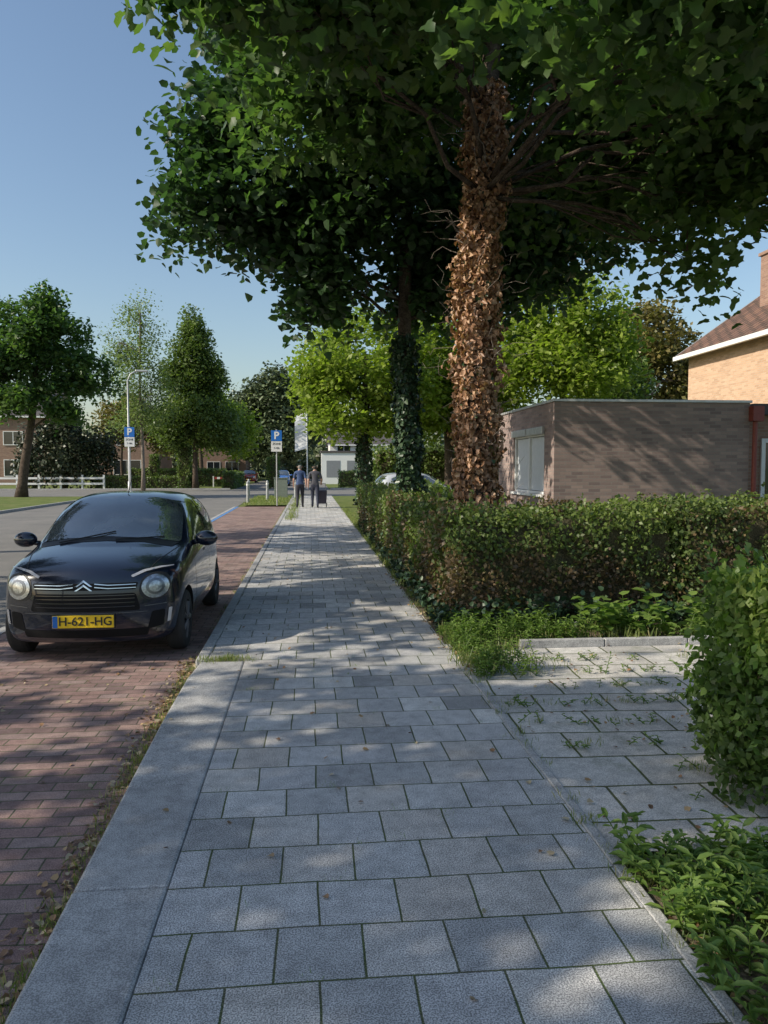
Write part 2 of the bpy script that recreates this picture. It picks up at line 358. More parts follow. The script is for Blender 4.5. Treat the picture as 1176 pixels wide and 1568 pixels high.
def trunk_cover(parent,trunk,z0,z1,n,size,mat,extra,T=T_LIME,F=F_LIME,nm='ivy'):
    b=np.array(trunk[0][:3]); zs=np.array([t[2] for t in trunk]); xs=np.array([t[0] for t in trunk]); ys=np.array([t[1] for t in trunk]); rs=np.array([t[3] for t in trunk])
    z=z0+(z1-z0)*rng.uniform(0,1,n)**1.05; th=rng.uniform(0,2*np.pi,n)
    bump=np.array([nz((math.cos(a)*.6,math.sin(a)*.6,zz),2.2,5)+.5*nz((math.cos(a),math.sin(a),zz),5,9) for a,zz in zip(th,z)])
    r=np.interp(z,zs,rs)+extra*(.35+1.1*np.maximum(0,bump+.3))*rng.uniform(.25,1.1,n)
    r*=np.clip((z1-z)/.5+.6,.6,1)
    d=np.stack([np.cos(th),np.sin(th),np.zeros(n)],1)
    p=np.stack([np.interp(z,zs,xs)+d[:,0]*r,np.interp(z,zs,ys)+d[:,1]*r,z],1)-b
    N=len(p); nn=d*.8+rng.normal(size=(N,3))*.7+np.array([0,0,.3]); u=rng.normal(size=(N,3))*.6; u[:,2]-=.8
    V,FF=leaf_arrays(p,size*rng.uniform(.5,1.3,N),nn,u,T,F)
    np_mesh(nm,V,FF,mat,parent,rnd=np.repeat(rng.uniform(0,1,N),len(T)))
trunk_cover(tree1,t1,-.02,6.6,11000,.072,M['deadivy'],.17,T=T_CURL,nm='dead_ivy')
trunk_cover(tree1,t1,-.02,5.5,350,.06,M['ivy'],.15,nm='green_ivy')
trunk_cover(tree2,t2,-.02,4.1,5200,.08,M['ivy'],.13)
mb=MB()
for k in range(110):
    th=rng.uniform(0,6.28); z=rng.uniform(.6,6.0); r=.2
    p=np.array([math.cos(th)*r,math.sin(th)*r,z]); P=[p]
    for j in range(6):
        p=p+np.array([math.cos(th)*.06,math.sin(th)*.06,.02])+rng.normal(size=3)*.055; P.append(p)
    mb.tube(P,[.006,.005,.004,.003,.0025,.002,.0015],4)
mb.obj('ivy_stems',M['barklight'],tree1)
t3=trk(2.35,33,6.5,.28)
tr=make_tree('field_maple_tree',t3,[(2.3,33,6.1,2.7,2.6,2.2),(.6,32.6,5.2,1.5,1.5,1.4),(4.0,33,5.2,1.6,1.5,1.5),(1.2,32.2,4.0,1.3,1.2,.8),(3.2,32.6,3.8,1.4,1.2,.8)],42,32,.24,M['bright'],M['bark'],sx=.36,sz=.2,gap=-.2)
trunk_cover(tr,t3,-.02,3.2,1500,.12,M['ivy'],.15)
make_tree('field_maple_tree',trk(11.2,33.5,8,.25),[(11.2,33.5,8.0,2.6,2.6,2.3),(9.4,33.2,6.4,1.6,1.6,1.6),(13.0,33.4,6.6,1.6,1.5,1.7),(11.3,32,5.6,2.,1.3,1.4)],42,32,.25,M['bright'],M['bark'],sx=.36,sz=.2)
make_tree('field_maple_tree',trk(6.6,36.5,8,.25),[(6.4,36.5,6.5,3.,2.6,2.6),(4.8,36,4.4,1.8,1.6,1.6),(8.2,36,4.4,1.9,1.6,1.8)],38,32,.26,M['bright'],M['bark'],sx=.36,sz=.2)
make_tree('copper_tree',trk(19.6,43.5,9,.25),[(19.5,43.5,8.9,2.3,2.3,2.5),(18.2,43,7.3,1.5,1.5,1.7),(21,43,7.,1.6,1.5,1.8)],36,30,.28,M['olive'],M['bark'],sx=.4,sz=.22)
make_tree('garden_tree',trk(15.5,39,6,.2),[(15.5,39,5.6,2.4,2.2,2.0),(24,44,7,2.5,2.,2.2)],34,30,.26,M['mid'],M['bark'],sx=.36,sz=.2)
# left street trees, across the road
for i,(x,y,dz,per,gp) in enumerate([(-10.2,-7,0,38,-.05),(-10.6,.4,0.2,46,-.1),(-9.8,7.8,0,46,-.1),(-9.6,15.6,1.1,44,-.1)]):
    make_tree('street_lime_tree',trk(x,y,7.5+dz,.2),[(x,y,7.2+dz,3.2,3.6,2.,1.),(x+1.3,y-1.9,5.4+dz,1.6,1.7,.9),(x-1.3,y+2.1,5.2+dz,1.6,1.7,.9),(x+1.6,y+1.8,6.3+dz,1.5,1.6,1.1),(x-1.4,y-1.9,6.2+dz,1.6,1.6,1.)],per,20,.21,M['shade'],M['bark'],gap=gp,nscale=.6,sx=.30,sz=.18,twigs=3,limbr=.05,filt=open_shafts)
make_tree('street_lime_tree',trk(-15.8,44,7,.28,(1,0)),[(-15,44,8.4,3.0,2.6,2.2),(-17.8,43.6,6.8,2.3,2.,1.5),(-12.4,43.8,6.6,1.8,1.8,1.2),(-15.4,43,5.4,2.0,1.8,.9),(-18.5,43,9.2,1.7,1.7,1.5),(-12.9,43.5,4.9,1.1,1,.6),(-14,43.6,10.2,1.5,1.5,1.1)],40,32,.27,M['lime'],M['bark'],sx=.36,sz=.2,gap=.0,nscale=.75)
make_tree('hornbeam_tree',trk(-8.8,61,10,.22),[(-8.9,61,12.6,.7,.7,1.4),(-8.8,61,10.6,1.5,1.5,2.1),(-9.6,61,8.4,1.6,1.6,2.2),(-7.9,61,8.0,1.7,1.7,2.2),(-8.4,60.6,5.6,2.7,2.4,1.9),(-6.9,61,4.4,1.9,1.8,1.4),(-10.5,61,4.9,1.6,1.7,1.5)],52,34,.26,M['mid'],M['bark'],sx=.36,sz=.3,gap=-.15,nscale=.7)
make_tree('birch_tree',trk(-11.9,56.4,12.5,.13),[(-11.8,56.4,11.8,1.3,1.3,2.0),(-12.3,56.4,8.8,2.2,2,2.2),(-11.0,56.2,6.8,1.8,1.8,1.8),(-13.3,56.2,10.4,1.3,1.2,1.2),(-12.4,56.4,5.2,1.7,1.6,1.2)],34,22,.18,M['airy'],M['barklight'],sx=.5,sz=.35,gap=-.05,twigs=18,limbr=.06)
make_tree('oak_tree',trk(-4.6,98,11,.4),[(-4.6,98,9.8,3.8,3,4.),(-8.6,99,7.5,3.2,3,3.2),(-.9,99,8,3,3,3.2),(-5,96,5,5,3,2.2)],24,30,.5,M['far'],M['bark'],sx=.7,sz=.5)
make_tree('conifer_tree',trk(-19,62,7,.2),[(-19,62,2.6,2.0,1.8,2.7),(-18.9,62,5,1.4,1.3,2.),(-21.4,62.6,2.4,1.4,1.3,2.4),(-16.6,63,2.6,1.5,1.3,2.6)],34,30,.26,M['conifer'],M['bark'],sx=.3,sz=.35,up=.2,spread=1)
make_tree('rowan_tree',trk(-16.5,70,6,.15),[(-16.5,70,5.8,2.0,2,2.0),(-13,72,5.,2.0,2,2.)],30,30,.3,M['olive'],M['bark'],sx=.45,sz=.3)
make_tree('garden_tree',trk(-11.,80,8,.25),[(-11,80,7.2,3,2.6,3.2),(-8.,82,5.8,2.4,2.4,2.8),(-14,84,6,2.4,2.4,2.6)],26,30,.4,M['bright'],M['bark'],sx=.6,sz=.4)
C=[]
for k in range(3600):
    x=rng.uniform(-110,110); y=118+rng.uniform(-9,9)+abs(x)*.1; top=6.5+3.2*nz((x,0,0),.09,2)+2.4*nz((x,0,0),.33,9)
    if -6<x<0: top*=.6
    C.append((x,y,rng.uniform(0,1)**.7*top))
crown('tree_belt',np.array(C),10,.95,M['far'],None,.9,.7,up=.3,spread=1)
# ---------------------------------------------------------------- hedges
def hedge(name,boxes,dens,size,mat,rough=.07,sprout=0,T=T_DIA,F=F_DIA,zcol=None,core=True,inset=1.1,shift=0.,keepv=-.33):
    root=empty(name,(boxes[0][0],boxes[0][2],0)); o=np.array([boxes[0][0],boxes[0][2],0.])
    V=[];F4=[];P=[];Nn=[]
    for (x0,x1,y0,y1,z0,z1) in boxes:
        faces=[((x0,y0,z0),(x1-x0,0,0),(0,0,z1-z0),(0,-1,0)),((x0,y1,z0),(x1-x0,0,0),(0,0,z1-z0),(0,1,0)),
               ((x0,y0,z0),(0,y1-y0,0),(0,0,z1-z0),(-1,0,0)),((x1,y0,z0),(0,y1-y0,0),(0,0,z1-z0),(1,0,0)),
               ((x0,y0,z1),(x1-x0,0,0),(0,y1-y0,0),(0,0,1))]
        for a,u,v,n in faces:
            a,u,v,n=map(lambda q:np.array(q,float),(a,u,v,n)); lu=np.linalg.norm(u);lv=np.linalg.norm(v)
            nu=max(2,int(lu/.12));nv=max(2,int(lv/.12)); b=len(V)
            cen=np.array([(x0+x1)/2,(y0+y1)/2,(z0+z1)/2])
            for j in range(nv+1):
                for i in range(nu+1):
                    p=a+u*i/nu+v*j/nv; q=p-o
                    w=nz(p,1.7,1)*rough+nz(p,6,4)*rough*.5-rough*inset
                    dd=np.sign(p-cen)*np.minimum(1,np.abs(p-cen)/np.array([(x1-x0)/2,(y1-y0)/2,(z1-z0)/2]))**6
                    V.append(q+dd*w)
            for j in range(nv):
                for i in range(nu):
                    F4.append((b+j*(nu+1)+i,b+j*(nu+1)+i+1,b+(j+1)*(nu+1)+i+1,b+(j+1)*(nu+1)+i))
            N=int(lu*lv*dens*(.35 if n[1]>0 else 1)); s=rng.uniform(0,1,(N,2)); pp=a+s[:,:1]*u+s[:,1:]*v
            w=np.array([nz(p,1.7,1)*rough+nz(p,6,4)*rough*.5 for p in pp])
            keep=np.array([nz(p,2.8,8)+.5*nz(p,9,2) for p in pp])>keepv
            dd=(pp-cen)/np.array([(x1-x0)/2,(y1-y0)/2,(z1-z0)/2]); dd=np.sign(dd)*np.minimum(1,abs(dd))**6
            pp=pp+dd*(w[:,None]+rng.uniform(-rough*1.2,rough*.5,(N,1)))
            P.append((pp-o)[keep]);Nn.append(np.tile(n,(keep.sum(),1)))
        if sprout:
            for k in range(int(sprout*(x1-x0+y1-y0))):
                t=rng.uniform()
                if t<.6: q=np.array([rng.uniform(x0,x1),rng.uniform(y0,y1),z1-.03]); dr=np.array([*rng.normal(size=2)*.3,1.])
                elif t<.8: q=np.array([rng.uniform(x0,x1),y0+.02,rng.uniform(z0,z1)]); dr=np.array([rng.normal()*.4,-.7,.7])
                else: q=np.array([x0+.02,rng.uniform(y0,y1),rng.uniform(z0,z1)]); dr=np.array([-.7,rng.normal()*.4,.5])
                h=rng.uniform(.06,.24); m=int(h*70)
                tt=rng.uniform(0,1,m)[:,None]; pp=q+tt*dr*h+rng.normal(size=(m,3))*.014
                P.append(pp-o);Nn.append(np.tile([0,0,.6],(m,1)))
    if core: np_mesh('branches',np.array(V),np.array(F4),M['hedgecore'],root,smooth=True)
    P=np.concatenate(P);Nn=np.concatenate(Nn)
    r=np.array([nz(p,1.1,6)+.5*nz(p,3,2) for p in P])*.9+.5+shift+rng.normal(size=len(P))*.2
    if zcol is not None: r=r+(P[:,2]-zcol)*.35
    leaves('foliage',P,size,mat,root,up=.7,spread=.75,nrm=Nn,T=T,F=F,rnd=r)
    return root
hedge('garden_hedge',[(1.5,4.,7.9,8.9,0,1.17),(4.0,9.,7.85,8.9,0,1.25)],2000,.052,M['hedge'],.11,sprout=15,zcol=.6,shift=-.06)
hedge('path_hedge',[(1.42,2.0,8.95,13.,0,1.06),(1.38,2.05,13.0,22,0,1.12)],1100,.06,M['hedge'],.10,sprout=6,zcol=.4,shift=-.06)
hedge('privet_hedge',[(2.14,4.4,3.32,4.0,.06,1.06)],5200,.052,M['privet'],.11,sprout=44,zcol=.5,keepv=-.8,shift=.05)
hedge('roadside_hedge',[(-16,-7.6,70,71.5,-.1,1.45),(-6.9,-6.,62,71,-.1,1.2)],150,.15,M['mid'],.1)
hedge('low_hedge',[(-16.6,-9.0,61.5,62.5,-.1,.9),(2.4,8.,62,63.5,-.1,1.3)],150,.15,M['mid'],.1)
hedge('tall_shrubs',[(3.2,12.5,38,39.5,0,2.6),(2.8,4.0,19.5,28,0,1.0)],130,.18,M['mid'],.25)
hedge('clipped_columns',[(-3.4,-2.5,62,63,-.1,2.4),(-10.2,-9.3,61,62,-.1,3.3),(-12.6,-11.9,62,63,-.1,2.6)],250,.13,M['mid'],.1)
# ---------------------------------------------------------------- ground vegetation
def patch_plants(name,rects,T,F,size,mat,n,up=.6,spread=.8,hz=.12,clump=.35,droop=-.6):
    P=[]
    tot=sum((r[1]-r[0])*(r[3]-r[2]) for r in rects)
    for r in rects:
        k=int(n*(r[1]-r[0])*(r[3]-r[2])/tot); a=0
        while a<k:
            a+=1; p=(rng.uniform(r[0],r[1]),rng.uniform(r[2],r[3]))
            if nz((p[0],p[1],0),2.2,3)<-clump: continue
            P.append((p[0],p[1],abs(rng.normal())*hz*(.6+.8*max(0,nz((p[0],p[1],0),3,1)+.4))))
    return leaves(name,np.array(P),size,mat,None,up=up,spread=spread,T=T,F=F,droop=droop)
def tufts(name,centers,blades,h,mat,spread=.5,T=T_BLADE,F=F_BLADE,rad=.03):
    C=np.array(centers,float); n=len(C)*blades; P=np.repeat(C,blades,0)+np.concatenate([rng.normal(size=(n,2))*rad,np.zeros((n,1))],1)
    u=np.concatenate([rng.normal(size=(n,2))*spread,np.ones((n,1))],1)
    nn=np.concatenate([u[:,:2]*-1.,np.full((n,1),.3)],1)+rng.normal(size=(n,3))*.3
    hh=np.repeat(rng.uniform(.5,1.3,len(C)),blades)*h*rng.uniform(.5,1.1,n)
    V,FF=leaf_arrays(P,hh,nn,norm(u),T,F)
    return np_mesh(name,V,FF,mat,None,rnd=np.repeat(rng.uniform(0,1,n),len(T)))
def stalks(name,centers,nl,h,size,mat,T=T_LONG,F=F_LIME,lean=.25):
    P=[];U=[];N_=[];mbs=MB()
    for c in centers:
        hh=h*rng.uniform(.5,1.2); dr=np.array([rng.normal()*lean,rng.normal()*lean,1.]); m=max(4,int(nl*hh/h))
        mbs.tube([c,tuple(np.array(c)+dr*hh)],[.004,.002],4)
        for k in range(m):
            t=(k+1)/m; th=k*2.4+rng.uniform(0,.6)
            P.append(np.array(c)+dr*hh*t); U.append((math.cos(th),math.sin(th),.25+.6*t)); N_.append((-math.cos(th)*.3,-math.sin(th)*.3,1))
    P=np.array(P);U=np.array(U);N_=np.array(N_)+rng.normal(size=(len(P),3))*.2
    V,FF=leaf_arrays(P,size*rng.uniform(.6,1.2,len(P)),N_,U,T,F)
    o=mbs.obj(name,mat); np_mesh('leaves',V,FF,mat,o,rnd=np.repeat(rng.uniform(0,1,len(P)),len(T)))
patch_plants('ivy_ground_cover',[(1.27,1.6,7.6,14),(1.5,4.2,7.45,7.9),(1.3,1.5,14,21)],T_LIME,F_LIME,.06,M['ivy'],5600,hz=.14,up=1.)
c=[(rng.uniform(1.3,4.2),rng.uniform(6.88,7.5),0) for _ in range(70)]+[(1.3+abs(rng.normal())*.26,rng.uniform(6.0,7.6),0) for _ in range(80)]
tufts('bed_grass',c,16,.11,M['blade'],.85,rad=.06)
c=[]
while len(c)<280:
    p=(rng.uniform(1.35,4.2),rng.uniform(6.92,7.75),0)
    if nz(p,2.5,4)>-.08: c.append(p)
stalks('bed_weeds',c,13,.20,.06,M['weed'])
c=[(rng.uniform(2.4,4.1),rng.uniform(7.1,7.5),0) for _ in range(26)]
stalks('broadleaf_weeds',c,9,.34,.12,M['weed'],T=T_LIME)
c=[(1.28+abs(rng.normal())*.32,rng.uniform(5.8,7.4),0) for _ in range(170)]
stalks('path_side_weeds',c,13,.14,.045,M['weed'],lean=.5)
c=[(1.27+rng.uniform(.0,1.05),rng.uniform(1.7,3.02),-.02) for _ in range(310)]
stalks('leafy_weeds',c,13,.18,.07,M['weed'],lean=.5)
c=[(1.3+rng.uniform(0,.9),rng.uniform(1.6,3.05),-.02) for _ in range(50)]
tufts('bed_edge_grass',c,14,.08,M['blade'],.8,rad=.04)
c=[(-.985-abs(rng.normal())*.035+.018*max(0,5-yy),yy,-.084) for yy in rng.uniform(1.5,6.8,200)]
c+=[(-.995-abs(rng.normal())*.02,rng.uniform(6.8,33),-.084) for _ in range(160)]
c+=[(rng.uniform(-.95,-.5),6.6+rng.normal()*.04,0) for _ in range(50)]
c+=[(1.268+rng.normal()*.015,rng.uniform(1.5,6.7),0) for _ in range(40)]
for k in range(70):
    j=rng.integers(0,9); c.append((rng.uniform(1.35,3.6),3.13+.4*j+rng.normal()*.02,0))
tufts('joint_grass',c,14,.045,M['blade'],.9,rad=.03)
c=[]
while len(c)<150:
    j=rng.integers(0,9); p=(rng.uniform(1.32,3.8),3.12+.4*j+rng.normal()*.025,0)
    if nz(p,1.4,12)>.0: c.append(p)
stalks('driveway_weeds',c,8,.05,.035,M['weed'],lean=1.)
c=[(-.57+rng.integers(0,7)*.3+rng.normal()*.012,rng.uniform(2,20),0) for _ in range(100)]+[(rng.uniform(-.5,1.2),rng.integers(6,60)*.3+rng.normal()*.012,0) for _ in range(200)]
tufts('paving_moss',c,9,.018,M['weed'],1.3,rad=.022)
c=[(rng.uniform(-3.,-1.),rng.uniform(34,44),-.02) for _ in range(300)]+[(-.55-abs(rng.normal())*.1,rng.uniform(24,44),0.) for _ in range(80)]
tufts('verge_grass_blades',c,14,.14,M['blade'],.5,rad=.08)
c=[(1.26+abs(rng.normal())*.09,rng.uniform(8,30),0) for _ in range(240)]
tufts('path_edge_grass',c,16,.10,M['blade'],.7,rad=.04)
P=[(-.99-abs(rng.normal())*.08+.018*max(0,5-yy),yy,-.07) for yy in rng.uniform(1.6,7,620)]
P+=[(rng.uniform(-.9,1.2),rng.uniform(2,16),.008) for _ in range(110)]
P+=[(rng.uniform(1.3,3.8),rng.uniform(3.1,7.4),.01) for _ in range(220)]
P+=[(rng.uniform(1.15,1.5),rng.uniform(6,14),.02) for _ in range(340)]
P+=[(rng.uniform(-3.1,-1.),rng.uniform(2,7),-.075) for _ in range(90)]
P+=[(rng.uniform(1.3,2.1),rng.uniform(1.5,3.1),-.01) for _ in range(200)]
leaves('fallen_leaves',np.array(P),.03,M['litter'],None,up=1.6,spread=.5,T=T_LIME,F=F_LIME)
# ---------------------------------------------------------------- garage
g=empty('brick_garage',(4.45,13.75,0))
def gb(mb): 
    mb.v=[(v[0]-4.45,v[1]-13.75,v[2]) for v in mb.v]; return mb
mb=MB()
X0,X1,Y0,Y1,H=4.45,8.2,13.75,17.9,2.84
wy0,wy1,wz0,wz1=14.35,16.55,1.12,2.30
mb.box(X0,X1,Y0,Y0+.12,0,H)
mb.box(X0,X0+.12,Y0+.12,wy0,0,H); mb.box(X0,X0+.12,wy1,Y1,0,H); mb.box(X0,X0+.12,wy0,wy1,0,wz0); mb.box(X0,X0+.12,wy0,wy1,wz1,H)
mb.box(X0+.12,X1,Y1-.12,Y1,0,H); mb.box(X1-.12,X1,Y0+.12,Y1-.12,0,H)
mb.box(X0+.12,X1-.12,Y0+.12,Y1-.12,H-.2,H-.1)
gb(mb).obj('walls',M['wallbrick'],g)
mb=MB(); mb.box(X0-.03,X1+.03,Y0-.03,Y0+.10,H+.003,H+.05); mb.box(X0-.03,X0+.1,Y0+.102,Y1+.03,H+.003,H+.05); gb(mb).obj('roof_trim',M['alu'],g,bevel=.004)
mb=MB()
mb.box(X0+.03,X0+.09,wy0,wy1,wz0,wz0+.05);mb.box(X0+.03,X0+.09,wy0,wy1,wz1-.05,wz1)
for yy in (wy0,15.42,wy1-.06): mb.box(X0+.025,X0+.095,yy,yy+.06,wz0+.052,wz1-.052)
mb.box(X0-.06,X0+.03,wy0-.03,wy1+.03,wz0-.05,wz0-.003)
gb(mb).obj('window_frame',M['white'],g)
mb=MB(); yy=wy0+.06
while yy<wy1-.09:
    mb.box(X0+.07,X0+.085,yy,yy+.075,wz0+.06,wz1-.06); yy+=.09
gb(mb).obj('blinds',M['blind'],g)
mb=MB(); mb.box(X0-.06,X0+.0,wy0-.02,15.40,wz1-.02,wz1+.12); mb.box(X0-.06,X0+.0,15.48,wy1+.02,wz1-.02,wz1+.12); gb(mb).obj('shutter_box',M['alu'],g,bevel=.01)
mb=MB(); mb.tube([(8.28,13.70,0),(8.28,13.70,2.5)],.045,10); mb.box(8.18,8.40,13.6,13.8,2.50,2.78)
gb(mb).obj('downpipe',M['pipe'],g,bevel=.005)
an=empty('house_annex',(8.45,14.2,0))
mb=MB(); mb.box(0,5,0,3,0,2.65); mb.obj('walls',M['redbrick'],an)
mb=MB(); mb.box(-.0,5.1,-.15,3.1,2.653,2.86); mb.obj('fascia',M['darkroof'],an)
mb=MB(); mb.box(.25,.33,-.05,-.003,.05,2.2);mb.box(1.15,1.23,-.05,-.003,.05,2.2);mb.box(.332,1.148,-.05,-.003,2.12,2.2);mb.box(.332,1.148,-.04,-.003,.05,1.0); mb.box(1.6,3.4,-.04,-.003,1.0,1.06); mb.box(1.6,3.4,-.04,-.003,2.12,2.2); mb.box(1.6,1.66,-.04,-.003,1.062,2.118); mb.box(3.34,3.4,-.04,-.003,1.062,2.118)
mb.obj('door_and_window_frame',M['white'],an)
mb=MB(); mb.box(.332,1.148,-.02,-.003,1.003,2.118); mb.box(1.662,3.338,-.02,-.003,1.062,2.118); mb.obj('glass',M['glass'],an)
# ---------------------------------------------------------------- houses
def house(name,x0,x1,y0,y1,eave,ridge,axis,wall,roof,wins,over=.35,chim=None,trim=True):
    h=empty(name,(x0,y0,0)); mb=MB(); ox,oy=x0,y0; x1-=ox;y1-=oy;x0=y0=0
    if axis=='y': xm=x1/2; prof=[(0,-.1),(x1,-.1),(x1,eave),(xm,ridge),(0,eave)]; A=[(p[0],0,p[1]) for p in prof]; B=[(p[0],y1,p[1]) for p in prof]
    else: ym=y1/2; prof=[(0,-.1),(y1,-.1),(y1,eave),(ym,ridge),(0,eave)]; A=[(0,p[0],p[1]) for p in prof]; B=[(x1,p[0],p[1]) for p in prof]
    mb.poly(A);mb.poly(B)
    for i in (1,4): mb.poly([A[i],A[(i+1)%5],B[(i+1)%5],B[i]])
    mb.obj('walls',wall,h)
    mb=MB(); t=.12; half=(x1 if axis=='y' else y1)/2; sl=(ridge-eave)/half
    for s in (0,1):
        pts=[]
        for (q,zz) in ((-over,eave-over*sl+.03),(half,ridge+.03),(half,ridge+.03+t),(-over,eave-over*sl+.03+t)):
            qq=q if s==0 else 2*half-q; pts.append((qq,zz))
        ln=(y1 if axis=='y' else x1); e0,e1=-.25,ln+.25
        if axis=='y': a=[(q,e0,z) for q,z in pts]; b=[(q,e1,z) for q,z in pts]
        else: a=[(e0,q,z) for q,z in pts]; b=[(e1,q,z) for q,z in pts]
        mb.poly(a);mb.poly(b)
        for i in range(4): mb.poly([a[i],a[(i+1)%4],b[(i+1)%4],b[i]])
    mb.obj('roof',roof,h)
    if trim:
        mb=MB(); ln=(y1 if axis=='y' else x1)
        for q in (-over-.1,2*half+over-.02):
            if axis=='y': mb.box(q,q+.12,-.26,ln+.26,eave-over*sl-.02,eave-over*sl+.12)
            else: mb.box(-.26,ln+.26,q,q+.12,eave-over*sl-.02,eave-over*sl+.12)
        if axis=='y':
            for s in (0,1):
                q0=-over if s==0 else 2*half+over; z0_=eave-over*sl
                for yy in (-.29,ln+.26): 
                    mb.poly([(q0,yy,z0_),(half,yy,ridge),(half,yy,ridge+.17),(q0,yy,z0_+.17)])
        mb.obj('gutter_and_trim',M['white'],h)
    fr=MB();gl=MB()
    for (face,a,b,z0_,z1_) in wins:
        def P(u0,u1,d0,d1,za,zb,m):
            if face=='-y': m.box(u0,u1,-d1,-d0,za,zb)
            elif face=='-x': m.box(-d1,-d0,u0,u1,za,zb)
            else: m.box(x1+d0,x1+d1,u0,u1,za,zb)
        P(a,b,.003,.02,z0_,z1_,gl)
        f=.07
        P(a-f,b+f,.004,.06,z1_+.001,z1_+f,fr);P(a-f,b+f,.004,.08,z0_-f,z0_-.001,fr);P(a-f,a-.001,.004,.06,z0_,z1_,fr);P(b+.001,b+f,.004,.06,z0_,z1_,fr);P((a+b)/2-.03,(a+b)/2+.03,.022,.05,z0_,z1_,fr)
    if wins: fr.obj('window_frames',M['white'],h); gl.obj('windows',M['glass'],h)
    if chim:
        mb=MB(); cx,cy,z0_,z1_,s=chim; mb.box(cx-s,cx+s,cy-s,cy+s,z0_,z1_); mb.box(cx-s-.06,cx+s+.06,cy-s-.06,cy+s+.06,z1_+.002,z1_+.1); mb.tube([(cx,cy,z1_+.1),(cx,cy,z1_+.45)],.12,8); mb.obj('chimney',M['redbrick'],h)
    return h
house('yellow_brick_house',13.1,21.3,15.5,25.8,5.6,8.5,'y',M['warmbrick'],M['roof'],[('-x',1.5,3.2,3.2,4.4)],chim=(1.9,8.4,6.4,8.5,.32))
house('brick_house',-35.6,-24.8,77,86,6.6,9.5,'x',M['redbrick'],M['darkroof'],[('-y',6.5,8.2,.8,2.3),('-y',6.5,8.2,3.8,5.),('+x',2,4,.8,2.2)],chim=(9.,2.5,7,10,.4))
house('gabled_house',-24.6,-17.6,92,101,4.6,10.3,'y',M['redbrick'],M['darkroof'],[('-y',2,5,.8,2.4),('-y',2.4,4.6,4.2,6),],over=.3)
house('white_house',2.2,9.4,84,92,4.2,6.8,'x',M['offwhite'],M['darkroof'],[('-y',.6,2.4,.8,2.4),('-y',4,6.4,.8,2.4),('-y',.8,2.2,3,4),('-x',2,5,1,2.4)])
wb=empty('white_annex',(1.2,79,0)); mb=MB(); mb.box(0,5.2,0,4,-.1,3.1); mb.obj('walls',M['white'],wb)
mb=MB(); mb.box(.5,1.9,-.02,-.003,.6,2.3);mb.box(2.6,4.6,-.02,-.003,.0,2.3); mb.obj('openings',plain('grey_door',(.25,.26,.28),.5),wb)
mb=MB(); mb.box(-.1,5.3,-.1,4.1,3.103,3.3); mb.obj('roof_edge',M['darkroof'],wb)
house('terraced_house',-14.5,-8.5,104,112,5.2,8.6,'x',M['redbrick'],M['roof'],[('-y',1,2.6,.8,2.3),('-y',3.4,5,.8,2.3)])
f=empty('ranch_fence',(-27,60.8,-.1)); mb=MB()
for i in range(8): mb.box(i*1.6,i*1.6+.14,0,.14,0,1.15)
for z in (.40,.82): mb.box(0,11.3,-.05,-.002,z,z+.15)
mb.obj('posts_and_rails',M['white'],f)
f=empty('red_white_barrier',(-8.4,68,-.1)); mb=MB(); mb.box(0,.1,0,.1,0,.95,1); mb.box(1.4,1.5,0,.1,0,.95,1)
for i in range(5): mb.box(.1+i*.26,.1+(i+1)*.26-.002,0.02,.07,.70,.88,i%2)
mb.obj('barrier_boards',[plain('barrier_red',(.4,.05,.04),.5),M['white']],f)
# ---------------------------------------------------------------- signs / posts
def text_mesh(s,size,mat,parent,loc,rot=(math.pi/2,0,0),ext=.002,name='text',bold=0):
    cu=bpy.data.curves.new(name,'FONT'); cu.body=s; cu.size=size; cu.extrude=ext; cu.align_x='CENTER'; cu.align_y='CENTER'; cu.offset=bold
    o=bpy.data.objects.new(name,cu); COL.objects.link(o)
    dg=bpy.context.evaluated_depsgraph_get(); me=bpy.data.meshes.new_from_object(o.evaluated_get(dg)); bpy.data.objects.remove(o)
    me.materials.clear(); me.materials.append(mat); o=link(bpy.data.objects.new(name,me),parent); o.location=loc; o.rotation_euler=rot; return o
blue=plain('sign_blue',(.02,.16,.55),.4,var=.03); black=plain('black_plastic',(.02,.02,.02),.5)
def psign(x,y,z0,zc,w,rotz=0):
    s=empty('parking_sign',(x,y,z0),rotz); mb=MB(); mb.tube([(0,0,0),(0,0,zc+.5)],.03,10); mb.obj('pole',M['galv'],s,smooth=False)
    mb=MB(); mb.box(-w/2,w/2,-.06,-.04,zc,zc+w); mb.obj('blue_panel',blue,s,bevel=.004)
    mb=MB(); mb.box(-w/2,w/2,-.06,-.04,zc-.45,zc-.012); mb.obj('white_panel',M['white'],s,bevel=.004)
    text_mesh('P',w*.95,M['white'],s,(0,-.064,zc+w/2),name='letter',bold=.012)
    text_mesh('ZONE',w*.28,black,s,(0,-.064,zc-.12)); text_mesh('7-18h',w*.24,black,s,(0,-.064,zc-.30),name='hours')
psign(-1.42,33.6,-.02,2.78,.46); psign(-8.4,37.2,-.1,3.15,.46)
lp=empty('street_lamp',(-9.35,41.2,-.1)); mb=MB(); mb.tube([(0,0,0),(0,0,1.),(0,0,1.01),(0,0,6.2),(.15,0,6.55),(.5,0,6.7)],[.09,.09,.06,.045,.04,.035],10); mb.obj('mast',M['galv'],lp,smooth=True)
mb=MB(); mb.box(.4,1.05,-.11,.11,6.66,6.76); mb.obj('lamp_head',M['alu'],lp,bevel=.03)
fl=empty('banner_flag',(-.2,60.8,-.1)); mb=MB(); mb.tube([(0,0,0),(0,0,6.2)],.045,8); mb.obj('pole',M['white'],fl)
mb=MB(); n=10
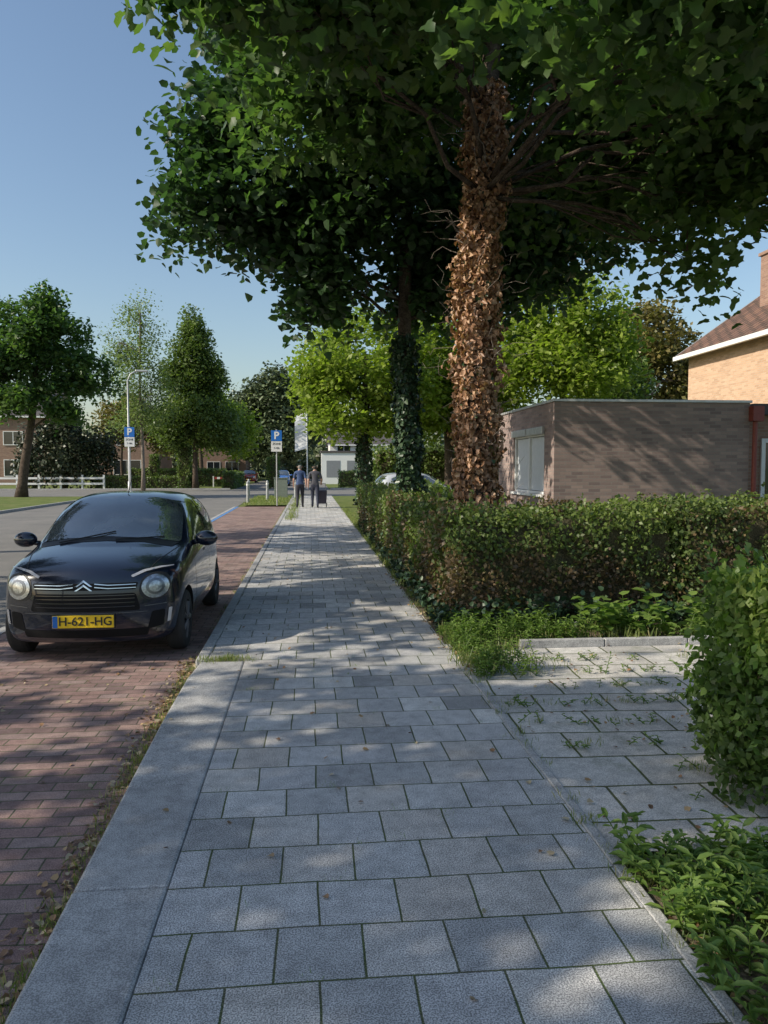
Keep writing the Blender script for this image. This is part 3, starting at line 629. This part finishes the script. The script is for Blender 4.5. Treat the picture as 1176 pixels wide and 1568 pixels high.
for i in range(n):
    z0_,z1_=3.2+i*.28,3.2+(i+1)*.28
    f0,f1=.12*math.sin(i*.7),.12*math.sin((i+1)*.7)
    mb.poly([(-.95,f0,z0_-.25),(-.03,0,z0_),(-.03,0,z1_),(-.95,f1,z1_-.25)],0)
mb.obj('banner',M['white'],fl)
for (x,y) in ((-2.9,36.5),(-2.1,38.5),(-3.4,43.5),(-.75,40)):
    b=empty('bollard',(x,y,-.02)); mb=MB(); mb.tube([(0,0,0),(0,0,.95),(0,0,1.0)],[.07,.065,.03],12); mb.obj('post',M['galv'],b,smooth=False)
    mb=MB(); mb.tube([(0,0,.8),(0,0,.88)],.072,12); mb.obj('band',M['white'],b)
ub=empty('utility_cabinet',(-1.9,41.5,-.02)); mb=MB(); mb.box(0,.7,0,.35,0,1.05); mb.box(-.03,.73,-.03,.38,1.052,1.1); mb.obj('cabinet',plain('cabinet_green',(.2,.23,.2),.5),ub,bevel=.01)
# ---------------------------------------------------------------- cars
def make_car(name,loc,paintc,rotz=0,detail=True):
    root=empty(name,loc,rotz)
    paint=plain(name+'_paint',paintc,.2,spec=.5,coat=1.,var=.02)
    rows=[ # y,w,zb, sh, t2, t1, t0, bow, zrows
     (.03,.68,.21,(.63,.71),(.44,.745),(.21,.755),.76,.20,(.30,.46,.62)),
     (.08,.755,.17,(.71,.79),(.48,.825),(.22,.84),.845,.20,(.27,.48,.68)),
     (.30,.80,.165,(.755,.86),(.51,.90),(.24,.92),.925,.14,(.25,.50,.73)),
     (.70,.812,.165,(.765,.915),(.55,.965),(.26,.985),.99,.10,(.25,.50,.75)),
     (.93,.814,.165,(.77,.94),(.66,.985),(.34,1.02),1.03,.12,(.25,.50,.76)),
     (1.22,.814,.165,(.775,.95),(.665,1.19),(.36,1.245),1.255,.11,(.25,.50,.77)),
     (1.58,.814,.165,(.778,.96),(.635,1.385),(.36,1.435),1.445,.06,(.25,.50,.78)),
     (2.1,.814,.165,(.778,.98),(.625,1.425),(.36,1.465),1.475,.0,(.25,.50,.79)),
     (2.7,.814,.165,(.778,1.0),(.62,1.405),(.34,1.445),1.455,.0,(.25,.50,.80)),
     (3.12,.80,.17,(.75,1.03),(.59,1.35),(.32,1.40),1.41,-.04,(.26,.50,.80)),
     (3.33,.77,.19,(.70,.98),(.55,1.09),(.30,1.13),1.14,-.10,(.28,.50,.78)),
     (3.45,.71,.24,(.63,.80),(.45,.85),(.22,.87),.875,-.14,(.34,.50,.68))]
    V=[];Fc=[]
    def sec(r):
        y,w,zb,sh,t2,t1,t0,bow,zr=r
        P=[(0,zb),(.3*w,zb),(.62*w,zb),(.88*w,zb),(.975*w,zr[0]),(w,zr[1]),(.985*w,zr[2]),sh,t2,t1,(0,t0)]
        full=P+[(-p[0],p[1]) for p in P[-2:0:-1]]
        return [(p[0],y+bow*(abs(p[0])/.8)**2,p[1]) for p in full]
    for r in rows: V+=sec(r)
    K=20
    for j in range(len(rows)-1):
        for i in range(K): Fc.append((j*K+i,j*K+(i+1)%K,(j+1)*K+(i+1)%K,(j+1)*K+i))
    def cap(j,flip):
        r=rows[j]; y,w,zb,sh,t2,t1,t0,bow,zr=r; bse=j*K
        xb={0:0,1:.3*w,2:.62*w}; tx={0:0,1:t1[0],2:t2[0]}; tz={0:t0,1:t1[1],2:t2[1]}
        grid={}
        for c in range(-3,4):
            a=abs(c); s=1 if c>=0 else -1
            def ring(i): return bse+(i if s>0 or i in(0,10) else K-i)
            if a==3: ids=[ring(3),ring(4),ring(5),ring(6),ring(7)]
            else:
                ids=[ring(a)]
                for q in range(3):
                    f=(zr[q]-zb)/(tz[a]-zb); x=xb[a]*(1-f)+tx[a]*f; yy=y+bow*(x/.8)**2-(.035 if j==0 else -.02)*(1 if q<2 else .6)
                    V.append((s*x,yy,zr[q])); ids.append(len(V)-1)
                ids.append(ring(10-a))
            grid[c]=ids
        for c in range(-3,3):
            for q in range(4):
                f=(grid[c][q],grid[c+1][q],grid[c+1][q+1],grid[c][q+1]); Fc.append(f if not flip else f[::-1])
    cap(0,False);cap(len(rows)-1,True)
    me=bpy.data.meshes.new('body'); me.from_pydata(V,[],Fc); me.materials.append(paint); me.materials.append(black)
    bm=bmesh.new(); bm.from_mesh(me); bmesh.ops.recalc_face_normals(bm,faces=bm.faces); bm.to_mesh(me); bm.free()
    o=bpy.data.objects.new('body',me); COL.objects.link(o)
    ss=o.modifiers.new('s','SUBSURF'); ss.levels=3; ss.render_levels=3
    dg=bpy.context.evaluated_depsgraph_get(); full=bpy.data.meshes.new_from_object(o.evaluated_get(dg))
    bvh=BVHTree.FromPolygons([v.co[:] for v in full.vertices],[p.vertices[:] for p in full.polygons])
    cut=MB()
    WY=(.62,2.93)
    for wy in WY:
        for s in (-1,1): cut.tube([(s*.56,wy,.28),(s*1.0,wy,.28)],.325,40,m=0)
    co=cut.obj('cutter',black)
    bm=bmesh.new(); bm.from_mesh(co.data); bmesh.ops.recalc_face_normals(bm,faces=bm.faces); bm.to_mesh(co.data); bm.free()
    bo=o.modifiers.new('b','BOOLEAN'); bo.operation='DIFFERENCE'; bo.object=co; bo.solver='EXACT'
    dg=bpy.context.evaluated_depsgraph_get(); bm_=bpy.data.meshes.new_from_object(o.evaluated_get(dg))
    bpy.data.objects.remove(o); bpy.data.objects.remove(co)
    for p in bm_.polygons: p.use_smooth=True
    body=link(bpy.data.objects.new('body',bm_),root)
    try: bm_.set_sharp_from_angle(angle=math.radians(38))
    except Exception: pass
    def patch(nm,outl,axis,mat,off=.004,sp=.03,side=1,par=root):
        pts=[Vector(p) for p in outl]; n=len(pts)
        xs=[p.x for p in pts]; ys=[p.y for p in pts]
        def inside(x,y):
            c=False;j=n-1
            for i in range(n):
                if (pts[i].y>y)!=(pts[j].y>y) and x<(pts[j].x-pts[i].x)*(y-pts[i].y)/(pts[j].y-pts[i].y)+pts[i].x: c=not c
                j=i
            return c
        allp=list(pts); gx=min(xs)+sp*.5
        while gx<max(xs):
            gy=min(ys)+sp*.5
            while gy<max(ys):
                if inside(gx,gy) and min((Vector((gx,gy))-p).length for p in pts)>sp*.35: allp.append(Vector((gx,gy)))
                gy+=sp
            gx+=sp
        vo,eo,fo,_,_,_=delaunay_2d_cdt(allp,[],[list(range(n))],1,1e-6)
        vv=[];ok=[]
        for p in vo:
            if axis=='F': org=Vector((p.x,-2,p.y));d=Vector((0,1,0))
            elif axis=='B': org=Vector((p.x,6,p.y));d=Vector((0,-1,0))
            elif axis=='T': org=Vector((p.x,p.y,3));d=Vector((0,0,-1))
            else: org=Vector((side*2,p.x,p.y));d=Vector((-side,0,0))
            h,nn,_,_=bvh.ray_cast(org,d)
            if h is None: vv.append((0,0,0));ok.append(False)
            else:
                if nn.dot(d)>0: nn=-nn
                vv.append(tuple(h+nn*off));ok.append(True)
        ff=[f for f in fo if all(ok[i] for i in f)]
        m=bpy.data.meshes.new(nm); m.from_pydata(vv,[],ff); m.materials.append(mat)
        for p in m.polygons: p.use_smooth=True
        return link(bpy.data.objects.new(nm,m),par)
    def rounded(P,r=.03,k=4):
        out=[];n=len(P)
        for i in range(n):
            a,b,c=Vector(P[i-1]),Vector(P[i]),Vector(P[(i+1)%n])
            d1=(a-b);d2=(c-b); q=min(r,d1.length*.45,d2.length*.45); s=b+d1.normalized()*q;e=b+d2.normalized()*q
            for t in range(k+1):
                t/=k; out.append((s*(1-t)**2+b*2*t*(1-t)+e*t*t)[:])
        return out
    def dens(P,sp=.04):
        out=[];n=len(P)
        for i in range(n):
            a=Vector(P[i]);b=Vector(P[(i+1)%n]);m=max(1,int((b-a).length/sp))
            for k in range(m): out.append((a+(b-a)*k/m)[:])
        return out
    glass=M['carglass'];chrome=M['chrome']
    ws=dens(rounded([(-.675,.985),(-.40,1.03),(0,1.05),(.40,1.03),(.675,.985),(.645,1.16),(.595,1.355),(.34,1.405),(0,1.42),(-.34,1.405),(-.595,1.355),(-.645,1.16)],.03))
    patch('windscreen',ws,'F',glass,.004,.05)
    for s in (-1,1):
        patch('front_side_window',dens(rounded([(1.20,1.01),(1.66,1.335),(2.12,1.365),(2.12,1.015)],.03)),'S',glass,.004,.05,s)
        patch('rear_side_window',dens(rounded([(2.19,1.02),(2.19,1.365),(2.75,1.34),(2.98,1.24),(2.9,1.11)],.03)),'S',glass,.004,.05,s)
        patch('tail_light',rounded([(s*.50,.80),(s*.66,.80),(s*.66,1.0),(s*.56,1.0)],.03),'B',M['redlens'],.006,.03)
        for yy in (1.12,2.16):
            patch('door_seam',dens([(yy,.30),(yy+.008,.30),(yy+.008,.92),(yy,.92)],.05),'S',black,.0015,.05,s)
        patch('door_handle',rounded([(1.90,.80),(2.08,.80),(2.08,.83),(1.90,.83)],.01),'S',paint,.03,.03,s)
        patch('hood_seam',dens([(s*.52,.16),(s*.526,.16),(s*.62,.55),(s*.68,.90),(s*.672,.90),(s*.612,.55)],.05),'T',black,.002,.05)
    patch('rear_window',dens(rounded([(-.5,1.1),(.5,1.1),(.46,1.34),(-.46,1.34)],.05)),'B',glass,.004,.05)
    for wy in WY:
        for s in (-1,1):
            mb=MB(); c=(s*.71,wy,.28); ri,ro,hw=.185,.282,.082
            prof=[(ri,-hw),(ri+.02,-hw*1.02),(ro-.03,-hw*1.05),(ro-.008,-hw*.85),(ro,-hw*.5),(ro,hw*.5),(ro-.008,hw*.85),(ro-.03,hw*1.05),(ri+.02,hw*1.02),(ri,hw)]
            sg=40;b0=len(mb.v)
            for k in range(sg):
                t=2*math.pi*k/sg
                for (r,x) in prof: mb.v.append((c[0]+x,c[1]+r*math.cos(t),c[2]+r*math.sin(t)))
            m=len(prof)
            for k in range(sg):
                for i in range(m):
                    mb.f.append((b0+k*m+i,b0+k*m+(i+1)%m,b0+((k+1)%sg)*m+(i+1)%m,b0+((k+1)%sg)*m+i)); mb.m.append(0)
            mb.tube([(c[0]-.05,wy,.28),(c[0]+.03*s,wy,.28)],.17,24,m=1)
            for k in range(7):
                t=2*math.pi*k/7
                mb.tube([(c[0]+s*.075,wy+.03*math.cos(t),.28+.03*math.sin(t)),(c[0]+s*.06,wy+.18*math.cos(t),.28+.18*math.sin(t))],[.022,.03],6,m=2)
            mb.tube([(c[0]+s*.04,wy,.28),(c[0]+s*.085,wy,.28)],.04,14,m=2)
            mb.obj('wheel',[M['tyre'],black,M['hubcap']],root,smooth=False)
    for s in (-1,1):
        mb=MB(); mb.ball((s*.90,1.22,1.0),(.115,.075,.078),0,16,10); mb.tube([(s*.76,1.25,.955),(s*.84,1.23,.97)],[.03,.025],8); mb.obj('wing_mirror',paint,root,smooth=True)
    def el(cx,cz,rx,rz,n=28): return [(cx+rx*math.cos(2*math.pi*i/n),cz+rz*math.sin(2*math.pi*i/n)) for i in range(n)]
    for s in (-1,1):
        patch('headlight_housing',dens([(s*x,z) for x,z in rounded([(.45,.60),(.55,.545),(.665,.57),(.715,.67),(.69,.775),(.57,.80),(.47,.75)],.06)],.03),'F',black,.003,.025)
        patch('headlight_reflector',el(s*.585,.67,.110,.102),'F',M['headlamp'],.008,.02)
        patch('headlight_ring',el(s*.585,.67,.074,.070),'F',M['darkchrome'],.011,.02)
        patch('headlight_lens',el(s*.585,.67,.052,.049),'F',M['headlamp'],.014,.02)
        patch('eyebrow_lamp',dens([(s*x,z) for x,z in rounded([(.40,.755),(.50,.797),(.62,.818),(.71,.822),(.71,.828),(.61,.830),(.48,.812),(.385,.772)],.01)],.03),'F',M['lens'],.009,.02)
        patch('daytime_lamp',dens(rounded([(s*.675,.34),(s*.70,.35),(s*.715,.47),(s*.69,.47)],.008),.03),'F',M['lens'],.008,.02)
        patch('fog_lamp_recess',dens([(s*x,z) for x,z in rounded([(.52,.29),(.65,.32),(.665,.46),(.56,.45)],.02)],.03),'F',M['grille'],.003,.02)
        patch('front_wing_crease',dens([(s*x,z) for x,z in [(.50,.50),(.68,.51),(.68,.517),(.50,.507)]],.03),'F',M['darkchrome'],.003,.03)
    patch('upper_grille',dens(rounded([(-.43,.655),(.43,.655),(.45,.715),(-.45,.715)],.015)),'F',M['grille'],.003,.03)
    patch('lower_grille',dens(rounded([(-.47,.47),(.47,.47),(.43,.625),(-.43,.625)],.03)),'F',M['grille'],.003,.03)
    for z in (.505,.54,.575,.605): patch('grille_slat',dens([(-.42,z),(.42,z),(.42,z+.007),(-.42,z+.007)]),'F',paint,.007,.04)
    patch('bumper_lip',dens([(-.52,.452),(.52,.452),(.52,.458),(-.52,.458)]),'F',M['darkchrome'],.006,.04)
    patch('bumper_intake',dens(rounded([(-.52,.24),(.52,.24),(.54,.31),(-.54,.31)],.02)),'F',M['grille'],.003,.03)
    for z in (.664,.692):
        for s in (-1,1):
            patch('chrome_bar',dens([(s*x,zz) for x,zz in [(.09,z+.014),(.20,z+.002),(.43,z+.004),(.43,z+.010),(.20,z+.009),(.09,z+.022)]],.03),'F',chrome,.010,.03)
    for z in (.672,.708):
        patch('chevron_badge',[(-.075,z-.02),(-.055,z-.02),(0,z+.018),(.055,z-.02),(.075,z-.02),(0,z+.035)],'F',chrome,.016,.02)
    patch('cowl',dens([(-.62,.955),(-.35,1.0),(0,1.015),(.35,1.0),(.62,.955),(.66,.982),(.40,1.028),(0,1.047),(-.40,1.028),(-.66,.982)]),'F',black,.003,.03)
    for (a,b) in (((-.45,.99),(.05,1.085)),((.08,1.02),(.52,1.03))):
        P=[]
        for i in range(7):
            t=i/6; h,nn,_,_=bvh.ray_cast(Vector((a[0]*(1-t)+b[0]*t,-2,a[1]*(1-t)+b[1]*t)),Vector((0,1,0)))
            if h: P.append(h+Vector((0,-.012,.012)))
        if len(P)>2:
            mb=MB(); mb.tube(P,.007,5); mb.obj('wiper',black,root)
    h,_,_,_=bvh.ray_cast(Vector((0,-2,.40)),Vector((0,1,0))); py=h.y-.012
    mb=MB(); mb.box(-.26,.26,py-.008,py+.01,.335,.445); mb.obj('number_plate',M['plate'],root,bevel=.004)
    mb=MB(); mb.box(-.268,.268,py-.003,py+.015,.327,.453); mb.obj('plate_holder',black,root)
    mb=MB(); mb.box(-.256,-.215,py-.0105,py-.0085,.339,.441); mb.obj('plate_band',blue,root)
    if detail:
        text_mesh('H-621-HG',.105,black,root,(.02,py-.010,.39),name='plate_text',bold=.001)
    mb=MB(); mb.tube([(0,1.75,1.45),(0,1.95,1.65)],[.006,.003],6); mb.obj('aerial',black,root)
    return root
M['carglass']=plain('car_glass',(.085,.10,.105),.03,spec=1.,coat=1.,var=.4,scale=4,coatior=2.2)
M['chrome']=plain('chrome',(.8,.8,.8),.12,metal=1.,var=.03)
M['darkchrome']=plain('dark_chrome',(.2,.21,.23),.25,metal=.9,var=.1)
M['headlamp']=plain('headlamp_reflector',(.40,.43,.47),.25,metal=.8,coat=1.,var=.4,scale=40)
M['lens']=plain('lamp_lens',(.5,.5,.52),.1,spec=.8,coat=.8,var=.05,scale=60)
M['redlens']=plain('red_lens',(.4,.02,.02),.15,coat=.8)
M['tyre']=plain('tyre',(.03,.03,.03),.85); M['hubcap']=plain('hubcap',(.12,.12,.13),.4,metal=.5)
M['grille']=plain('grille_plastic',(.008,.008,.009),.7,spec=.2)
M['plate']=plain('plate_yellow',(.88,.58,.02),.45,var=.03)
make_car('parked_car',(-1.97,6.86,-.084),(.006,.010,.024))
make_car('parked_car',(5.6,27.5,-.0),(.45,.47,.5),rotz=math.radians(100),detail=False)
make_car('parked_car',(-2.6,70,-.09),(.05,.15,.45),detail=False)
make_car('parked_car',(-6.6,84,-.09),(.4,.05,.04),detail=False)
# ---------------------------------------------------------------- people
skin=plain('skin',(.5,.3,.22),.6); hair=plain('hair_grey',(.22,.2,.18),.8); hairb=plain('hair_dark',(.05,.04,.03),.8)
shoe=plain('shoe_black',(.02,.02,.02),.5)
def person(name,loc,H,shirt,trous,hairm,phase=1,arm_r=None,wide=1.):
    root=empty(name,loc); k=H/1.72
    J={}
    J['pel']=(0,0,.93,.14*wide);J['bel']=(0,-.005,1.08,.135*wide);J['che']=(0,0,1.28,.15*wide);J['shc']=(0,0,1.40,.11);J['nk']=(0,.005,1.49,.055);J['hb']=(0,.02,1.56,.075);J['hm']=(0,.015,1.63,.092);J['ht']=(0,.01,1.685,.06)
    E=[('pel','bel'),('bel','che'),('che','shc'),('shc','nk'),('nk','hb'),('hb','hm'),('hm','ht')]
    for s,n in ((-1,'l'),(1,'r')):
        ph=phase*s
        J['sh'+n]=(s*.175*wide,0,1.39,.07);J['el'+n]=(s*.235*wide,-.03-.04*ph,1.12,.047);J['wr'+n]=(s*.245*wide,.06-.10*ph,.89,.03);J['pm'+n]=(s*.245*wide,.085-.11*ph,.82,.033)
        if n=='r' and arm_r: J['elr']=(s*.25*wide,.03,1.12,.047);J['wrr']=(s*.25,.24,.98,.03);J['pmr']=(s*.25,.31,.96,.033)
        E+=[('shc','sh'+n),('sh'+n,'el'+n),('el'+n,'wr'+n),('wr'+n,'pm'+n)]
        J['hp'+n]=(s*.09,0,.88,.105);J['kn'+n]=(s*.095,.05+.10*ph,.49,.07);J['an'+n]=(s*.10,-.02+.19*ph-(.06 if ph<0 else 0),.09 if ph>0 else .12,.045);J['to'+n]=(s*.115,.13+.19*ph-(.05 if ph<0 else 0),.04,.042)
        E+=[('pel','hp'+n),('hp'+n,'kn'+n),('kn'+n,'an'+n),('an'+n,'to'+n)]
    names=list(J); me=bpy.data.meshes.new('b'); me.from_pydata([tuple(c*k for c in J[n][:3]) for n in names],[(names.index(a),names.index(b)) for a,b in E],[])
    o=bpy.data.objects.new('b',me); COL.objects.link(o); o.modifiers.new('k','SKIN')
    for i,n in enumerate(names): 
        sk=me.skin_vertices[0].data[i]; r=J[n][3]*k; sk.radius=(r,r*(.72 if n in('pel','bel','che','shc') else 1)); sk.use_root=(n=='pel')
    s=o.modifiers.new('s','SUBSURF'); s.levels=2; s.render_levels=2
    dg=bpy.context.evaluated_depsgraph_get(); m2=bpy.data.meshes.new_from_object(o.evaluated_get(dg)); bpy.data.objects.remove(o)
    m2.materials.clear()
    for m in (shirt,trous,skin,hairm,shoe): m2.materials.append(m)
    for p in m2.polygons:
        c=p.center/k; p.use_smooth=True
        if c.z>1.60 or (c.z>1.53 and c.y<.03): mi=3
        elif c.z>1.475: mi=2
        elif c.z<.085: mi=4
        elif abs(c.x)>.19 and c.z<1.17 and c.z>.7: mi=2
        elif c.z>.93: mi=0
        else: mi=1
        p.material_index=mi
    link(bpy.data.objects.new('body',m2),root)
    mb=MB()
    for s,n in ((-1,'l'),(1,'r')):
        c=Vector(J['pm'+n][:3]); w=Vector(J['wr'+n][:3]); d=(c-w).normalized(); lat=Vector((0,1,0)) if abs(d.y)<.8 else Vector((1,0,0)); b2=Vector((-s,0,0)) if abs(d.y)<.8 else Vector((0,0,-1))
        for i,(q,l) in enumerate(((-.027,.060),(-.009,.075),(.009,.080),(.027,.072))):
            a=c+lat*q+d*.01; m_=a+d*l*.6; e=m_+d*l*.35+b2*l*.35
            mb.tube([(a*k)[:],(m_*k)[:],(e*k)[:]],[.0095,.009,.007],6)
        a=c+lat*.02-d*.01; mb.tube([(a*k)[:],((a+lat*.03+d*.02)*k)[:],((a+lat*.035+d*.05)*k)[:]],[.012,.011,.008],6)
    mb.ball((0,.108*k,1.61*k),(.014,.02,.02)); 
    for s in (-1,1): mb.ball((s*.09*k,.01*k,1.615*k),(.012,.02,.032))
    mb.obj('hands_nose_and_ears',skin,root,smooth=True)
    mb=MB()
    for s in (-1,1): mb.ball((s*.032*k,.10*k,1.635*k),(.012,.008,.008),0,8,6)
    mb.obj('eyes',M['white'],root); mb=MB(); mb.box(-.025*k,.025*k,.092*k,.103*k,1.57*k,1.578*k); mb.obj('mouth',plain('lips',(.4,.15,.13),.6),root)
    mb=MB(); mb.tube([(0,0,1.455*k),(0,.004,1.485*k)],[.072*k,.066*k],14,cap=False); mb.obj('collar',shirt,root)
    return root
person('walking_man',(-.40,31.1,0),1.76,plain('navy_shirt',(.045,.08,.18),.8),plain('dark_trousers',(.025,.025,.035),.8),hair,1)
person('walking_man',(.20,31.0,0),1.74,plain('charcoal_shirt',(.075,.075,.09),.8),plain('dark_jeans',(.035,.04,.065),.8),hairb,-1,arm_r=True,wide=1.08)
rt=empty('shopping_trolley',(.50,31.38,0)); mb=MB()
mb.v+= [(-.16,-.13,.16),(.16,-.13,.16),(.16,.12,.16),(-.16,.12,.16),(-.19,-.15,.68),(.19,-.15,.68),(.19,.15,.72),(-.19,.15,.72)]
mb.f+=[(3,2,1,0),(4,5,6,7),(0,1,5,4),(1,2,6,5),(2,3,7,6),(3,0,4,7)];mb.m+=[0]*6
mb.obj('bag',plain('bag_cloth',(.06,.05,.07),.8),rt,bevel=.03)
mb=MB()
for s in (-1,1):
    mb.tube([(s*.15,.14,.10),(s*.15,.17,.6),(s*.13,.0,.98)],.011,6); mb.tube([(s*.15,.14,.10),(s*.15,-.15,.14)],.011,6)
    mb.tube([(s*.17-.015,.14,.09),(s*.17+.015,.14,.09)],.09,18,m=1)
mb.tube([(-.13,0,.98),(.13,0,.98)],.014,8); mb.obj('frame_and_wheels',[M['galv'],M['tyre']],rt)
# ---------------------------------------------------------------- light, sky, camera
sl=bpy.data.lights.new('sun','SUN'); sl.energy=5.0; sl.angle=math.radians(.45); sl.color=(1,.91,.76)
so=link(bpy.data.objects.new('sun',sl)); so.rotation_euler=(-sv).to_track_quat('-Z','Y').to_euler(); so.location=(-20,-6,15)
w=bpy.data.worlds.new('World'); scene.world=w; w.use_nodes=True; nt=w.node_tree
sky=nt.nodes.new('ShaderNodeTexSky'); sky.sky_type='NISHITA'; sky.sun_disc=False; sky.sun_elevation=EL; sky.sun_rotation=AZ%(2*math.pi)
sky.air_density=1.25; sky.dust_density=1.4; sky.ozone_density=2.5
nt.links.new(sky.outputs[0],nt.nodes['Background'].inputs[0]); nt.nodes['Background'].inputs[1].default_value=.15
cam=bpy.data.cameras.new('camera'); cam.sensor_fit='VERTICAL'; cam.sensor_height=36; cam.lens=36*1178/1568; cam.clip_end=4000; cam.clip_start=.05
co=link(bpy.data.objects.new('camera',cam)); co.location=(0,0,1.65); co.rotation_euler=(math.radians(90-3.35),0,math.radians(-5.5)); scene.camera=co
scene.view_settings.view_transform='Standard'; scene.view_settings.look='None'; scene.view_settings.exposure=0
